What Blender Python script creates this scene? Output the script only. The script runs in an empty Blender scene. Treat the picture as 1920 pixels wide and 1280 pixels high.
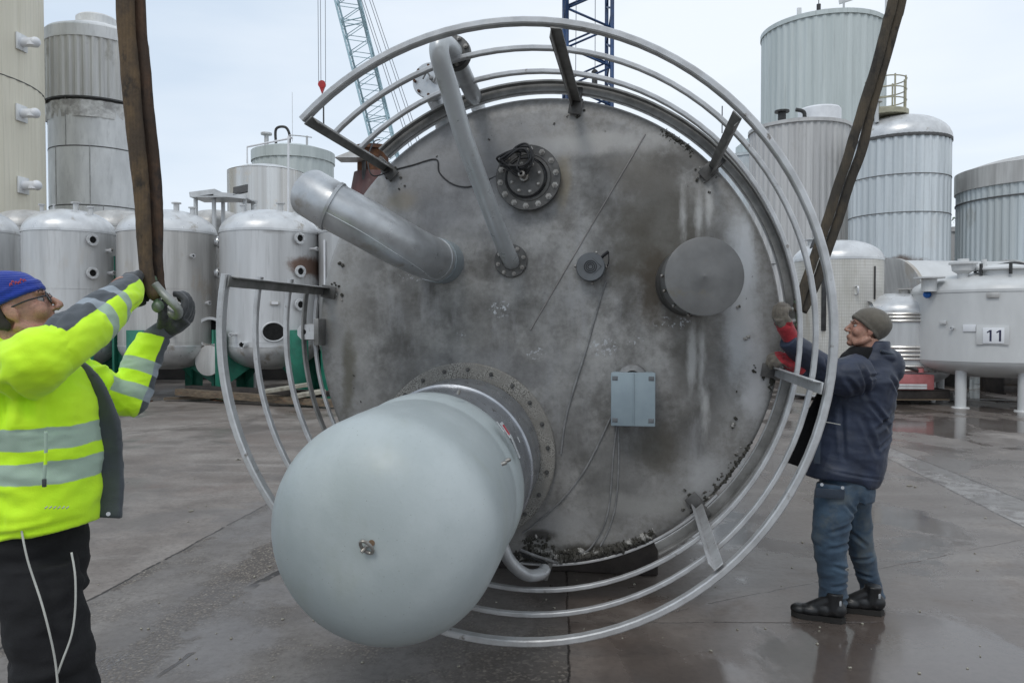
import bpy, bmesh, math, random
from mathutils import Vector, Matrix, noise
random.seed(7)
rad = math.radians
sc = bpy.context.scene
# ---------------------------------------------------------------- camera
F = 1440.0; CAMH = 1.66
PIT = math.atan(35.0/F)
cd = bpy.data.cameras.new("camera"); cam = bpy.data.objects.new("camera", cd)
sc.collection.objects.link(cam); sc.camera = cam
cam.location = (0, 0, CAMH); cam.rotation_euler = (rad(90)-PIT, 0, 0)
cd.sensor_width = 36; cd.lens = 36*F/1920; cd.clip_start = .05; cd.clip_end = 5000
sc.view_settings.view_transform = 'Standard'; sc.view_settings.look = 'None'
sc.view_settings.exposure = 0.12; sc.view_settings.gamma = 1
# ---------------------------------------------------------------- world / sun
SUN_EL, SUN_AZ = rad(52), rad(205)
w = bpy.data.worlds.new("World"); sc.world = w; w.use_nodes = True
nt = w.node_tree; nt.nodes.clear()
def wn(t, **k):
    n = nt.nodes.new(t)
    for a, b in k.items(): setattr(n, a, b)
    return n
out = wn('ShaderNodeOutputWorld'); bg = wn('ShaderNodeBackground'); bg.inputs[1].default_value = 0.1
sky = wn('ShaderNodeTexSky', sky_type='NISHITA', sun_disc=False, sun_elevation=SUN_EL, sun_rotation=SUN_AZ)
tc = wn('ShaderNodeTexCoord'); mp = wn('ShaderNodeMapping'); mp.inputs['Scale'].default_value = (1, 1, 3.2)
mp.inputs['Location'].default_value = (3.1, .4, .2)
n1 = wn('ShaderNodeTexNoise'); n1.inputs['Scale'].default_value = 1.7; n1.inputs['Detail'].default_value = 5; n1.inputs['Roughness'].default_value = .5
n1.inputs['Distortion'].default_value = .3
cr = wn('ShaderNodeValToRGB'); cr.color_ramp.elements[0].position = .32; cr.color_ramp.elements[1].position = .68
cr.color_ramp.elements[0].color = (.62, .72, .84, 1); cr.color_ramp.elements[1].color = (.85, .905, .965, 1)
sx = wn('ShaderNodeSeparateXYZ'); ma = wn('ShaderNodeMath', operation='MULTIPLY_ADD'); ma.inputs[1].default_value = .20
l = nt.links.new
l(tc.outputs['Generated'], mp.inputs[0]); l(mp.outputs[0], n1.inputs['Vector'])
l(tc.outputs['Generated'], sx.inputs[0]); l(sx.outputs['X'], ma.inputs[0]); l(n1.outputs[0], ma.inputs[2]); l(ma.outputs[0], cr.inputs[0])
vm = wn('ShaderNodeVectorMath', operation='SCALE'); vm.inputs['Scale'].default_value = 10.6; l(cr.outputs[0], vm.inputs[0])
mx = wn('ShaderNodeMix', data_type='RGBA'); mx.inputs[0].default_value = .90
l(sky.outputs[0], mx.inputs[6]); l(vm.outputs[0], mx.inputs[7]); l(mx.outputs[2], bg.inputs[0]); l(bg.outputs[0], out.inputs[0])
sl = bpy.data.lights.new("sun", 'SUN'); sl.energy = .9; sl.angle = rad(18); sl.color = (1, .97, .92)
so = bpy.data.objects.new("sun", sl); sc.collection.objects.link(so)
so.rotation_euler = (rad(90)-SUN_EL, 0, rad(180)-SUN_AZ)
# ---------------------------------------------------------------- projection helpers
def ray(px, py):
    u, v = (px-960)/F, (640-py)/F
    return Vector((u, math.cos(PIT)+v*math.sin(PIT), -math.sin(PIT)+v*math.cos(PIT)))
CAM = Vector((0, 0, CAMH))
def P(px, py, Y):
    d = ray(px, py); return CAM + d*(Y/d.y)
def G(px, py):
    d = ray(px, py); return CAM + d*(-CAMH/d.z)
# ---------------------------------------------------------------- object helpers
COL = sc.collection
def tag(o, label=None, cat=None, group=None, kind=None):
    if label: o['label'] = label
    if cat: o['category'] = cat
    if group: o['group'] = group
    if kind: o['kind'] = kind
    return o
def empty(name, loc, label, cat, group=None, rz=0):
    o = bpy.data.objects.new(name, None); COL.objects.link(o); o.location = loc; o.rotation_euler = (0, 0, rz)
    o.empty_display_size = .2
    return tag(o, label, cat, group)
def link(name, me, mats, parent=None):
    o = bpy.data.objects.new(name, me); COL.objects.link(o)
    for m in (mats if isinstance(mats, (list, tuple)) else [mats]): me.materials.append(m)
    if parent is not None:
        o.parent = parent
    return o
class MB:
    def __init__(s): s.v = []; s.f = []; s.m = []; s.cur = 0
    def add(s, vs, fs):
        b = len(s.v); s.v += [tuple(x) for x in vs]
        for f in fs: s.f.append([b+i for i in f]); s.m.append(s.cur)
        return s
    def box(s, c, size, M=None, bev=0.0):
        hx, hy, hz = size[0]/2, size[1]/2, size[2]/2
        b = min(bev, hx*.9, hy*.9, hz*.9)
        if b <= 0:
            vs = [Vector((x*hx, y*hy, z*hz)) for x in (-1, 1) for y in (-1, 1) for z in (-1, 1)]
            fs = [(0, 1, 3, 2), (4, 6, 7, 5), (0, 4, 5, 1), (2, 3, 7, 6), (0, 2, 6, 4), (1, 5, 7, 3)]
        else:
            bm = bmesh.new(); bmesh.ops.create_cube(bm, size=1)
            for v in bm.verts: v.co = Vector((v.co.x*2*hx, v.co.y*2*hy, v.co.z*2*hz))
            bmesh.ops.bevel(bm, geom=bm.edges[:], offset=b, segments=2, affect='EDGES', profile=.5)
            bm.verts.index_update()
            vs = [v.co.copy() for v in bm.verts]; fs = [[v.index for v in f.verts] for f in bm.faces]; bm.free()
        c = Vector(c)
        vs = [(M @ v if M is not None else v)+c for v in vs]
        return s.add(vs, fs)
    def bar(s, a, b, wd, ht=None, up=(0, 0, 1), bev=0):
        a, b = Vector(a), Vector(b); d = b-a; L = d.length
        if L < 1e-6: return s
        x = d/L; upv = Vector(up)
        if abs(x.dot(upv)) > .97: upv = Vector((0, 1, 0)) if abs(x.y) < .9 else Vector((1, 0, 0))
        y = upv.cross(x).normalized(); z = x.cross(y)
        M = Matrix((x, y, z)).transposed()
        return s.box((a+b)/2, (L, wd, ht or wd), M, bev)
    def lathe(s, prof, org=(0, 0, 0), axis=(0, 0, 1), n=32, caps=True, a0=0, a1=2*math.pi, rf=None):
        """prof = [(r, t)], axis direction; rf(ang, r, t) -> r"""
        ax = Vector(axis).normalized(); org = Vector(org)
        up = Vector((0, 0, 1)) if abs(ax.z) < .9 else Vector((1, 0, 0))
        e1 = up.cross(ax).normalized(); e2 = ax.cross(e1)
        full = abs(a1-a0-2*math.pi) < 1e-6; m = n if full else n+1
        vs = []; fs = []
        for r, t in prof:
            for i in range(m):
                a = a0+(a1-a0)*i/n
                rr = rf(a, r, t) if rf else r
                vs.append(org+ax*t+(e1*math.cos(a)+e2*math.sin(a))*rr)
        for j in range(len(prof)-1):
            for i in range(n):
                k = (i+1) % m if full else i+1
                fs.append((j*m+i, j*m+k, (j+1)*m+k, (j+1)*m+i))
        if caps and full:
            if prof[0][0] > 1e-5: fs.append(list(range(m))[::-1])
            if prof[-1][0] > 1e-5: fs.append([(len(prof)-1)*m+i for i in range(m)])
        return s.add(vs, fs)
    def cyl(s, a, b, r, n=16, r2=None):
        a, b = Vector(a), Vector(b); return s.lathe([(r, 0), (r if r2 is None else r2, (b-a).length)], a, b-a, n)
    def sweep(s, pts, sec, closed=False, nrm=None, scl=None, caps=True):
        """sec = [(u,v)] ; frame: tangent, U (starting from nrm), V"""
        pts = [Vector(p) for p in pts]; n = len(pts); m = len(sec)
        T = []
        for i in range(n):
            if closed: t = pts[(i+1) % n]-pts[i-1]
            else: t = pts[min(i+1, n-1)]-pts[max(i-1, 0)]
            T.append(t.normalized())
        U = Vector(nrm(0) if callable(nrm) else nrm) if nrm is not None else (Vector((0, 0, 1)) if abs(T[0].z) < .9 else Vector((1, 0, 0)))
        vs = []
        for i in range(n):
            if callable(nrm): U = Vector(nrm(i))
            U = (U-T[i]*U.dot(T[i])).normalized(); V = T[i].cross(U)
            k = scl[i] if scl else 1
            if not isinstance(k, (tuple, list)): k = (k, k)
            for (a, b) in sec: vs.append(pts[i]+U*a*k[0]+V*b*k[1])
        fs = []
        for i in range(n if closed else n-1):
            for j in range(m):
                fs.append((i*m+j, i*m+(j+1) % m, ((i+1) % n)*m+(j+1) % m, ((i+1) % n)*m+j))
        if caps and not closed: fs += [list(range(m))[::-1], [(n-1)*m+j for j in range(m)]]
        return s.add(vs, fs)
    def tube(s, pts, r, n=12, closed=False, smooth=True):
        if smooth: pts, r = spline(pts, r, 6, closed)
        sc_ = r if isinstance(r, (list, tuple)) else None
        rr = 1 if sc_ else r
        sec = [(math.cos(2*math.pi*i/n)*rr, math.sin(2*math.pi*i/n)*rr) for i in range(n)]
        return s.sweep(pts, sec, closed, scl=sc_)
    def ell(s, c, r, M=None, nu=20, nv=12):
        vs = []; fs = []; c = Vector(c)
        if not isinstance(r, (tuple, list)): r = (r, r, r)
        for j in range(nv+1):
            ph = math.pi*j/nv
            for i in range(nu):
                th = 2*math.pi*i/nu
                v = Vector((r[0]*math.sin(ph)*math.cos(th), r[1]*math.sin(ph)*math.sin(th), r[2]*math.cos(ph)))
                vs.append((M @ v if M is not None else v)+c)
        for j in range(nv):
            for i in range(nu): fs.append((j*nu+i, (j+1)*nu+i, (j+1)*nu+(i+1) % nu, j*nu+(i+1) % nu))
        return s.add(vs, fs)
    def loft(s, secs, n=28):
        """horizontal elliptical sections [(centre, rx, ry[, rotz])]"""
        vs = []; fs = []
        for q in secs:
            c = Vector(q[0]); rx, ry = q[1], q[2]; rz = q[3] if len(q) > 3 else 0
            for i in range(n):
                a = 2*math.pi*i/n; x = rx*math.cos(a); y = ry*math.sin(a)
                vs.append(c+Vector((x*math.cos(rz)-y*math.sin(rz), x*math.sin(rz)+y*math.cos(rz), 0)))
        for j in range(len(secs)-1):
            for i in range(n): fs.append((j*n+i, j*n+(i+1) % n, (j+1)*n+(i+1) % n, (j+1)*n+i))
        fs.append(list(range(n))[::-1]); fs.append([(len(secs)-1)*n+i for i in range(n)])
        return s.add(vs, fs)
    def mesh(s, name, ang=35):
        me = bpy.data.meshes.new(name); me.from_pydata(s.v, [], s.f)
        bm = bmesh.new(); bm.from_mesh(me)
        bmesh.ops.remove_doubles(bm, verts=bm.verts, dist=1e-5)
        bmesh.ops.recalc_face_normals(bm, faces=bm.faces); bm.to_mesh(me); bm.free()
        if any(s.m) and len(me.polygons) == len(s.m): me.polygons.foreach_set('material_index', s.m)
        me.shade_smooth()
        if ang: me.set_sharp_from_angle(angle=rad(ang))
        me.update(); return me
    def build(s, name, mats, parent=None, ang=35, at=None):
        if at is not None:                      # mesh written in world space, origin moved to `at`
            at = Vector(at); s.v = [tuple(Vector(v)-at) for v in s.v]
        o = link(name, s.mesh(name, ang), mats, parent)
        if at is not None and parent is None: o.location = at
        return o
def spline(pts, r, k=6, closed=False):
    pts = [Vector(p) for p in pts]; n = len(pts); o = []; ro = []
    rs = r if isinstance(r, (list, tuple)) else None
    def g(i): return pts[i % n] if closed else pts[max(0, min(n-1, i))]
    def gr(i): return rs[i % n] if closed else rs[max(0, min(n-1, i))]
    for i in range(n if closed else n-1):
        for j in range(k):
            t = j/k; a, b, c, d = g(i-1), g(i), g(i+1), g(i+2)
            o.append(.5*((2*b)+(c-a)*t+(2*a-5*b+4*c-d)*t*t+(3*b-a-3*c+d)*t**3))
            if rs: ro.append(gr(i)*(1-t)+gr(i+1)*t)
    if not closed:
        o.append(pts[-1])
        if rs: ro.append(rs[-1])
    return o, (ro if rs else r)
def child(root, mb, name, mats, ang=35, par=None):
    """mesh in world space -> child of root (root unrotated), or of a part `par` lying at the root's origin"""
    at = root.location
    mb.v = [tuple(Vector(v)-at) for v in mb.v]
    return link(name, mb.mesh(name, ang), mats, par or root)
def remesh(mb, voxel, smooth=2, disp=None, name='skin'):
    me = bpy.data.meshes.new(name); me.from_pydata(mb.v, [], mb.f)
    bm = bmesh.new(); bm.from_mesh(me); bmesh.ops.recalc_face_normals(bm, faces=bm.faces); bm.to_mesh(me); bm.free()
    o = bpy.data.objects.new('tmp', me); COL.objects.link(o)
    m = o.modifiers.new('r', 'REMESH'); m.mode = 'VOXEL'; m.voxel_size = voxel; m.adaptivity = 0
    if smooth:
        m = o.modifiers.new('s', 'SMOOTH'); m.factor = .5; m.iterations = smooth
    bpy.context.view_layer.update()
    dg = bpy.context.evaluated_depsgraph_get()
    r = bpy.data.meshes.new_from_object(o.evaluated_get(dg))
    bpy.data.objects.remove(o); bpy.data.meshes.remove(me)
    if disp:
        nn = [v.normal.copy() for v in r.vertices]
        for v, n in zip(r.vertices, nn): v.co = v.co + n*disp(v.co, n)
    r.shade_smooth(); r.update()
    return r
def skin(root, mb, name, mats, voxel=.008, smooth=2, disp=None, par=None):
    r = remesh(mb, voxel, smooth, disp, name)
    at = root.location
    r.transform(Matrix.Translation(-at))
    return link(name, r, mats, par or root)
# ---------------------------------------------------------------- material helpers
class NT:
    def __init__(s, name):
        s.m = bpy.data.materials.new(name); s.m.use_nodes = True; s.t = s.m.node_tree
        s.b = s.t.nodes['Principled BSDF']; s.tc = s.n('ShaderNodeTexCoord'); s.obj = s.tc.outputs['Object']
        s.geo = s.n('ShaderNodeNewGeometry'); s.pos = s.geo.outputs['Position']
    def n(s, t, **k):
        x = s.t.nodes.new(t)
        for a, b in k.items(): setattr(x, a, b)
        return x
    def l(s, a, b): s.t.links.new(a, b)
    def put(s, sock, v):
        if hasattr(v, 'is_linked') or hasattr(v, 'links'): s.l(v, sock)
        elif isinstance(v, (tuple, list)) and len(v) == 3 and sock.type == 'RGBA': sock.default_value = (*v, 1)
        else: sock.default_value = v
    def math(s, op, a, b=None, c=None, clamp=False):
        x = s.n('ShaderNodeMath', operation=op); x.use_clamp = clamp
        s.put(x.inputs[0], a)
        if b is not None: s.put(x.inputs[1], b)
        if c is not None: s.put(x.inputs[2], c)
        return x.outputs[0]
    def noise(s, scale, detail=4, rough=.55, stretch=None, vec=None, dist=0, off=None):
        v = vec or s.obj
        if stretch or off:
            mp = s.n('ShaderNodeMapping'); mp.inputs['Scale'].default_value = stretch or (1, 1, 1)
            mp.inputs['Location'].default_value = off or (0, 0, 0)
            s.l(v, mp.inputs[0]); v = mp.outputs[0]
        x = s.n('ShaderNodeTexNoise'); x.inputs['Scale'].default_value = scale; x.inputs['Detail'].default_value = detail
        x.inputs['Roughness'].default_value = rough; x.inputs['Distortion'].default_value = dist
        s.l(v, x.inputs['Vector']); return x.outputs[0]
    def vor(s, scale, vec=None, feat='F1'):
        x = s.n('ShaderNodeTexVoronoi', feature=feat); x.inputs['Scale'].default_value = scale
        s.l(vec or s.obj, x.inputs['Vector']); return x
    def step(s, v, lo, hi, a=0, b=1):
        x = s.n('ShaderNodeMapRange', interpolation_type='SMOOTHSTEP')
        s.put(x.inputs['Value'], v); x.inputs['From Min'].default_value = lo; x.inputs['From Max'].default_value = hi
        x.inputs['To Min'].default_value = a; x.inputs['To Max'].default_value = b
        return x.outputs[0]
    def lin(s, v, lo, hi, a=0, b=1):
        x = s.n('ShaderNodeMapRange'); s.put(x.inputs['Value'], v); x.inputs['From Min'].default_value = lo
        x.inputs['From Max'].default_value = hi; x.inputs['To Min'].default_value = a; x.inputs['To Max'].default_value = b
        return x.outputs[0]
    def mix(s, f, a, b):
        x = s.n('ShaderNodeMix', data_type='RGBA'); s.put(x.inputs[0], f); s.put(x.inputs[6], a); s.put(x.inputs[7], b)
        return x.outputs[2]
    def xyz(s, v=None):
        x = s.n('ShaderNodeSeparateXYZ'); s.l(v or s.obj, x.inputs[0]); return x.outputs
    def dot(s, vec, d):
        x = s.n('ShaderNodeVectorMath', operation='DOT_PRODUCT'); s.l(vec, x.inputs[0]); x.inputs[1].default_value = d
        return x.outputs['Value']
    def band(s, v, c, hw, soft=.002):
        a = s.math('ABSOLUTE', s.math('SUBTRACT', v, c)); return s.step(a, hw-soft, hw+soft, 1, 0)
    def bump(s, h, strength=.3, dist=.01, prev=None):
        x = s.n('ShaderNodeBump'); x.inputs['Strength'].default_value = strength; x.inputs['Distance'].default_value = dist
        s.l(h, x.inputs['Height'])
        if prev is not None: s.l(prev, x.inputs['Normal'])
        return x.outputs[0]
    def fin(s, col=None, rough=None, metal=None, normal=None, spec=None, sheen=None):
        if col is not None: s.put(s.b.inputs['Base Color'], col)
        if rough is not None: s.put(s.b.inputs['Roughness'], rough)
        if metal is not None: s.put(s.b.inputs['Metallic'], metal)
        if normal is not None: s.l(normal, s.b.inputs['Normal'])
        if spec is not None: s.put(s.b.inputs['Specular IOR Level'], spec)
        if sheen is not None: s.b.inputs['Sheen Weight'].default_value = sheen
        return s.m
def plain(name, c1, c2=None, scale=6, rough=.5, metal=0, bump=.15, stretch=None, c3=None, c3s=3, c3t=(.58, .7), bs=40, bd=.003, sheen=None):
    s = NT(name); c2 = c2 or tuple(x*.7 for x in c1)
    n = s.noise(scale, 5, .6, stretch); col = s.mix(s.step(n, .3, .7), c2, c1)
    if c3: col = s.mix(s.step(s.noise(c3s, 6, .65, stretch, off=(4, 7, 2)), *c3t), col, c3)
    r = s.lin(s.noise(scale*2.3, 4, .6, stretch, off=(1, 2, 3)), .3, .7, max(.05, rough-.1), min(1, rough+.1))
    nb = s.bump(s.noise(bs, 3, .6), bump, bd)
    return s.fin(col, r, metal, nb, sheen=sheen)
# ================================================================ materials
def streaky(name, c1, c2, c3=None, rough=.5, metal=.3, sx=5, sz=.35, bump=.1, stain=None):
    """cladding / plate with rain streaks running down"""
    s = NT(name)
    a = s.noise(sx, 5, .6, (1, 1, sz*.15)); b = s.noise(sx*4, 4, .7, (1, 1, sz*.1), off=(3, 3, 3))
    col = s.mix(s.step(a, .32, .68), c2, c1)
    col = s.mix(s.step(b, .5, .75, 0, .5), col, tuple(x*.62 for x in c1))
    if c3: col = s.mix(s.step(s.noise(1.1, 6, .7, (1, 1, .5), off=(9, 2, 5)), .55, .68, 0, .75), col, c3)
    if stain:                       # stain = list of (world point, radius xy, radius z, colour, strength)
        for (p, rx, rz, cc, k) in stain:
            v = s.xyz(s.pos); dn = s.noise(2.2, 5, .7, vec=s.pos)
            dx = s.math('DIVIDE', s.math('SUBTRACT', v[0], p[0]), rx); dz = s.math('DIVIDE', s.math('SUBTRACT', v[2], p[2]), rz)
            d = s.math('SQRT', s.math('ADD', s.math('MULTIPLY', dx, dx), s.math('MULTIPLY', dz, dz)))
            d = s.math('ADD', d, s.math('MULTIPLY', s.math('SUBTRACT', dn, .5), 1.6))
            col = s.mix(s.step(d, .35, 1.0, k, 0), col, cc)
    r = s.lin(b, .3, .7, rough-.08, rough+.12)
    return s.fin(col, r, metal, s.bump(s.noise(30, 4, .6), bump, .004))
M_beige = streaky('beige_cladding', (.74, .70, .58), (.68, .64, .52), rough=.5, metal=0, sz=.2)
M_seam = plain('dark_seam', (.10, .10, .10), rough=.8)  # plain dark grey for seam rings and cladding edges
M_seamlight = plain('weld_line', (.42, .42, .42), rough=.5)
M_clad_green = streaky('pale_green_cladding', (.56, .61, .60), (.48, .53, .52), rough=.5, metal=.1, sx=2)
M_clad_grey = streaky('grey_cladding', (.56, .555, .545), (.45, .445, .44), (.42, .41, .39), rough=.5, metal=.08, sx=2.4)
M_clad_blue = streaky('bluish_cladding', (.66, .70, .72), (.50, .54, .56), (.60, .62, .62), rough=.42, metal=.12, sx=2.0,
                      stain=[(P(1735, 487, 22.6), 1.2, .3, (.12, .07, .04), .8), (P(1760, 480, 22.6), .7, .25, (.10, .06, .04), .7)])
M_clad_old = streaky('old_cladding', (.66, .66, .645), (.50, .495, .48), (.34, .33, .30), rough=.55, metal=.2, sx=2.4)
M_clad_right = streaky('weathered_blue_cladding', (.58, .63, .65), (.44, .47, .47), (.36, .37, .35), rough=.45, metal=.12, sx=1.5)
M_plate = streaky('silo_plate', (.76, .77, .77), (.60, .61, .61), (.68, .69, .70), rough=.5, metal=.12, sx=1.6, sz=2)
M_peel = plain('peeling_paint', (.72, .72, .70), (.35, .34, .33), 3, .7, 0, .4, c3=(.25, .24, .23))
M_steel = streaky('dull_steel', (.60, .605, .605), (.46, .465, .465), (.52, .50, .47), rough=.42, metal=.35, sx=3, sz=.6)
M_steel_dirty = streaky('dirty_steel', (.54, .53, .51), (.38, .37, .355), (.38, .33, .27), rough=.45, metal=.3, sx=4, sz=.5)
M_steel_head = plain('dished_steel', (.66, .67, .675), (.52, .525, .53), 3, .36, .4, .1, c3=(.36, .33, .29), c3s=2.4)
M_shiny = streaky('brushed_steel', (.68, .68, .67), (.50, .48, .45), (.60, .48, .34), rough=.28, metal=.6, sx=2.5, sz=.05)
M_paint_grey = plain('light_grey_paint', (.60, .605, .60), (.53, .535, .53), 2, .42, .05, .08, c3=(.36, .36, .36), c3s=5, c3t=(.66, .8), stretch=(1, 1, .4))
M_black = plain('dark_opening', (.004, .004, .004), rough=.9)
M_dark = plain('dark_metal', (.06, .06, .06), (.03, .03, .03), 8, .5, .4)
M_green = plain('green_paint', (.02, .20, .13), (.012, .12, .08), 3, .5, 0, .15, c3=(.06, .07, .05), c3s=6, c3t=(.62, .75))
M_brown = streaky('brown_primer', (.11, .045, .04), (.07, .035, .035), (.25, .22, .2), rough=.6, metal=0)
M_rust = plain('rust', (.16, .07, .03), (.06, .03, .02), 9, .85, .1, .5)
M_crane_cyan = plain('pale_cyan_paint', (.42, .60, .67), rough=.5)
M_crane_blue = plain('dark_blue_paint', (.015, .06, .17), (.012, .03, .08), 2, .5)
M_rope = plain('steel_rope', (.12, .13, .15), rough=.6)
M_red = plain('red_paint', (.45, .02, .02), rough=.4)
M_pink = plain('faded_red_paint', (.42, .14, .14), (.33, .10, .10), 5, .5, 0, .1, c3=(.2, .08, .06), c3s=8)
M_yellow = plain('yellow_paint', (.42, .40, .29), rough=.5)
M_wood = plain('weathered_wood', (.20, .15, .10), (.09, .07, .05), 5, .85, 0, .6, (.3, 4, 4), c3=(.25, .11, .05), c3s=4)
M_wood_pale = plain('pale_broken_wood', (.42, .40, .33), (.22, .20, .16), 7, .85, 0, .6)
M_darkwood = plain('dark_wet_wood', (.05, .04, .033), (.025, .02, .018), 5, .7, 0, .6)
M_white = plain('white_plate', (.75, .76, .78), (.66, .67, .69), 3, .4)
M_ink = plain('dark_ink', (.02, .02, .06), rough=.5)
M_leaf = plain('leaf_green', (.05, .11, .03), (.03, .06, .02), 4, .6)
M_bark = plain('bark', (.10, .07, .05), rough=.9)
M_bluecap = plain('blue_plastic', (.02, .16, .55), rough=.4)
M_shadewall = plain('dark_shade_wall', (.09, .085, .08), (.05, .05, .05), 2, .9, 0, .3)  # dark tone of the added walls that stand in for shade
# ---------------------------------------------------------------- ground
def ground_material():
    s = NT('wet_concrete'); p = s.pos; v = s.xyz(p)
    warp = s.math('MULTIPLY', s.math('SUBTRACT', s.noise(1.3, 6, .7, vec=p), .5), .07)
    warp2 = s.math('MULTIPLY', s.math('SUBTRACT', s.noise(9, 4, .7, vec=p), .5), .035)
    def side(a, b):
        a, b = G(*a), G(*b); d = (b-a).normalized(); n = Vector((-d.y, d.x, 0))
        q = s.math('SUBTRACT', s.dot(p, n), n.dot(a)); t = s.math('SUBTRACT', s.dot(p, d), d.dot(a))
        return s.math('ADD', q, s.math('ADD', warp, warp2)), t, (b-a).length
    j1, t1, _ = side((0, 1215), (500, 945)); j2, t2, _ = side((1064, 1100), (1066, 1280)); j3, t3, L3 = side((1070, 1166), (1480, 1166))
    j4, t4, _ = side((1660, 835), (1920, 938)); j6, t6, _ = side((1669, 861), (1914, 985)); j5, t5, L5 = side((1240, 1150), (1920, 1010))
    jb, tb, Lb = side((300, 1265), (372, 1215)); jc, tc_, Lc = side((470, 1100), (545, 1060)); jg, tg, Lg = side((190, 820), (420, 790)); js, ts_, Ls = side((190, 1285), (545, 1010))
    big = s.noise(.45, 6, .62, vec=p, off=(3, 1, 0)); med = s.noise(1.9, 6, .65, vec=p); fine = s.noise(26, 4, .7, vec=p); m2 = s.noise(5.5, 6, .7, vec=p, off=(4, 4, 1))
    dist = s.noise(2.2, 5, .6, (.25, 1.3, 1), vec=p, off=(7, 0, 0))
    base = s.mix(s.step(big, .38, .62), (.176, .150, .131), (.262, .234, .210))
    base = s.mix(s.step(med, .40, .70, 0, .75), base, (.128, .108, .093))
    base = s.mix(s.step(dist, .50, .72, 0, .7), base, (.310, .284, .258))
    base = s.mix(s.step(m2, .50, .75, 0, .5), base, (.100, .084, .074))
    red = s.step(s.noise(.9, 5, .6, vec=p, off=(11, 3, 0)), .55, .70, 0, .45); base = s.mix(red, base, (.165, .122, .100))
    near = s.math('MULTIPLY', s.step(j1, -.006, .006, 1, 0), s.step(j2, -.006, .006, 1, 0))
    agg = s.vor(62, p); sp2 = s.n('ShaderNodeSeparateColor'); s.l(agg.outputs['Color'], sp2.inputs[0])
    stone = s.mix(s.step(sp2.outputs[0], .1, .9), (.12, .10, .082), (.27, .232, .19)); stone = s.mix(s.step(sp2.outputs[1], .90, .92), stone, (.38, .34, .28))
    pc = s.mix(s.step(agg.outputs['Distance'], .30, .60), stone, (.085, .072, .062))
    strip = s.step(s.math('ADD', s.math('ABSOLUTE', js), s.math('MULTIPLY', s.math('SUBTRACT', m2, .5), .5)), .10, .17, 1, 0)
    thin = s.math('MULTIPLY', s.step(s.noise(2.4, 6, .7, vec=p, off=(0, 5, 0)), .47, .60), .55)
    edge = s.band(j1, -.05, .05, .03); edge = s.math('MULTIPLY', edge, s.step(m2, .45, .55))
    aggm = s.math('MULTIPLY', near, s.math('MAXIMUM', s.math('MAXIMUM', strip, thin), edge))
    base = s.mix(near, base, s.mix(s.step(med, .35, .65), (.150, .136, .124), (.222, .204, .188)))
    base = s.mix(s.math('MULTIPLY', aggm, .9), base, pc)
    wet_shade = s.math('MULTIPLY', s.step(v[0], -.6, .1), s.step(v[1], 4.4, 3.2)); wet_shade = s.math('MULTIPLY', wet_shade, s.step(j2, -.01, .01, 1, 0)); base = s.mix(s.math('MULTIPLY', wet_shade, .75), base, s.mix(s.step(sp2.outputs[0], .70, .9, 0, .8), (.052, .042, .035), stone))  # wet dark aggregate under the tank, with the tank's shade painted into the colour
    rs = s.math('MULTIPLY', s.step(j2, -.006, .006, 0, 1), s.step(v[1], 2.6, 5.2, .8, 0))
    base = s.mix(rs, base, s.mix(s.step(m2, .35, .65), (.086, .061, .048), (.168, .130, .108)))
    inst = s.math('MULTIPLY', s.step(j4, -.01, .01, 1, 0), s.step(j6, -.01, .01, 0, 1)); rgh = s.step(s.noise(8, 5, .7, vec=p), .44, .54)
    base = s.mix(inst, base, s.mix(rgh, (.20, .185, .175), (.40, .39, .375)))
    sp = s.step(s.vor(34, p).outputs['Distance'], .05, .10, 1, 0)
    spm = s.math('MULTIPLY', sp, s.step(s.noise(3.1, 3, .6, vec=p), .48, .58)); base = s.mix(s.math('MULTIPLY', spm, .6), base, (.46, .43, .38))
    base = s.mix(s.step(fine, .42, .75, 0, .5), base, (.085, .072, .064))
    crack = None
    for q, wd in ((j1, .010), (j2, .006), (j4, .010), (j6, .010)):
        c = s.math('MULTIPLY', s.band(q, 0, wd, .004), s.step(s.noise(7, 3, .6, vec=p), .34, .44)); crack = c if crack is None else s.math('MAXIMUM', crack, c)
    for q, t, L, wd in ((j3, t3, L3*1.4, .004), (j5, t5, L5, .003), (jb, tb, Lb, .012), (jc, tc_, Lc, .03), (jg, tg, Lg, .012)):
        c = s.math('MULTIPLY', s.band(q, 0, wd, .004), s.band(t, L/2, L/2, .05)); c = s.math('MULTIPLY', c, s.step(s.noise(5, 3, .6, vec=p), .40, .48)); crack = s.math('MAXIMUM', crack, c)
    base = s.mix(s.math('MULTIPLY', crack, .88), base, (.015, .012, .01))
    # wetness
    wet = s.noise(.75, 5, .6, (1, .7, 1), vec=p, off=(2.3, 8, 0), dist=.4)
    right = s.step(v[0], -.4, 1.8, -.03, .15)
    wv = s.math('ADD', s.math('ADD', wet, right), s.math('MULTIPLY', s.math('SUBTRACT', med, .5), .25))
    film = s.math('MULTIPLY', s.band(v[0], .62, .22, .14), s.step(v[1], 5.2, 2.4)); wv = s.math('ADD', wv, s.math('MULTIPLY', film, .12))
    near_wet = s.math('MULTIPLY', s.step(v[0], .2, 1.0), s.step(v[1], 4.6, 2.6)); wv = s.math('ADD', wv, s.math('MULTIPLY', near_wet, .13))
    wet_m = s.step(wv, .45, .60); pud = s.step(wv, .63, .70)
    rough = s.math('SUBTRACT', .62, s.math('ADD', s.math('MULTIPLY', wet_m, .30), s.math('MULTIPLY', pud, .22)))
    rough = s.math('ADD', rough, s.math('MULTIPLY', s.math('SUBTRACT', fine, .5), .12), clamp=True)
    base = s.mix(s.math('MULTIPLY', wet_m, .42), base, (.075, .055, .046))
    base = s.mix(s.math('MULTIPLY', pud, .4), base, (.07, .06, .055))
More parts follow.
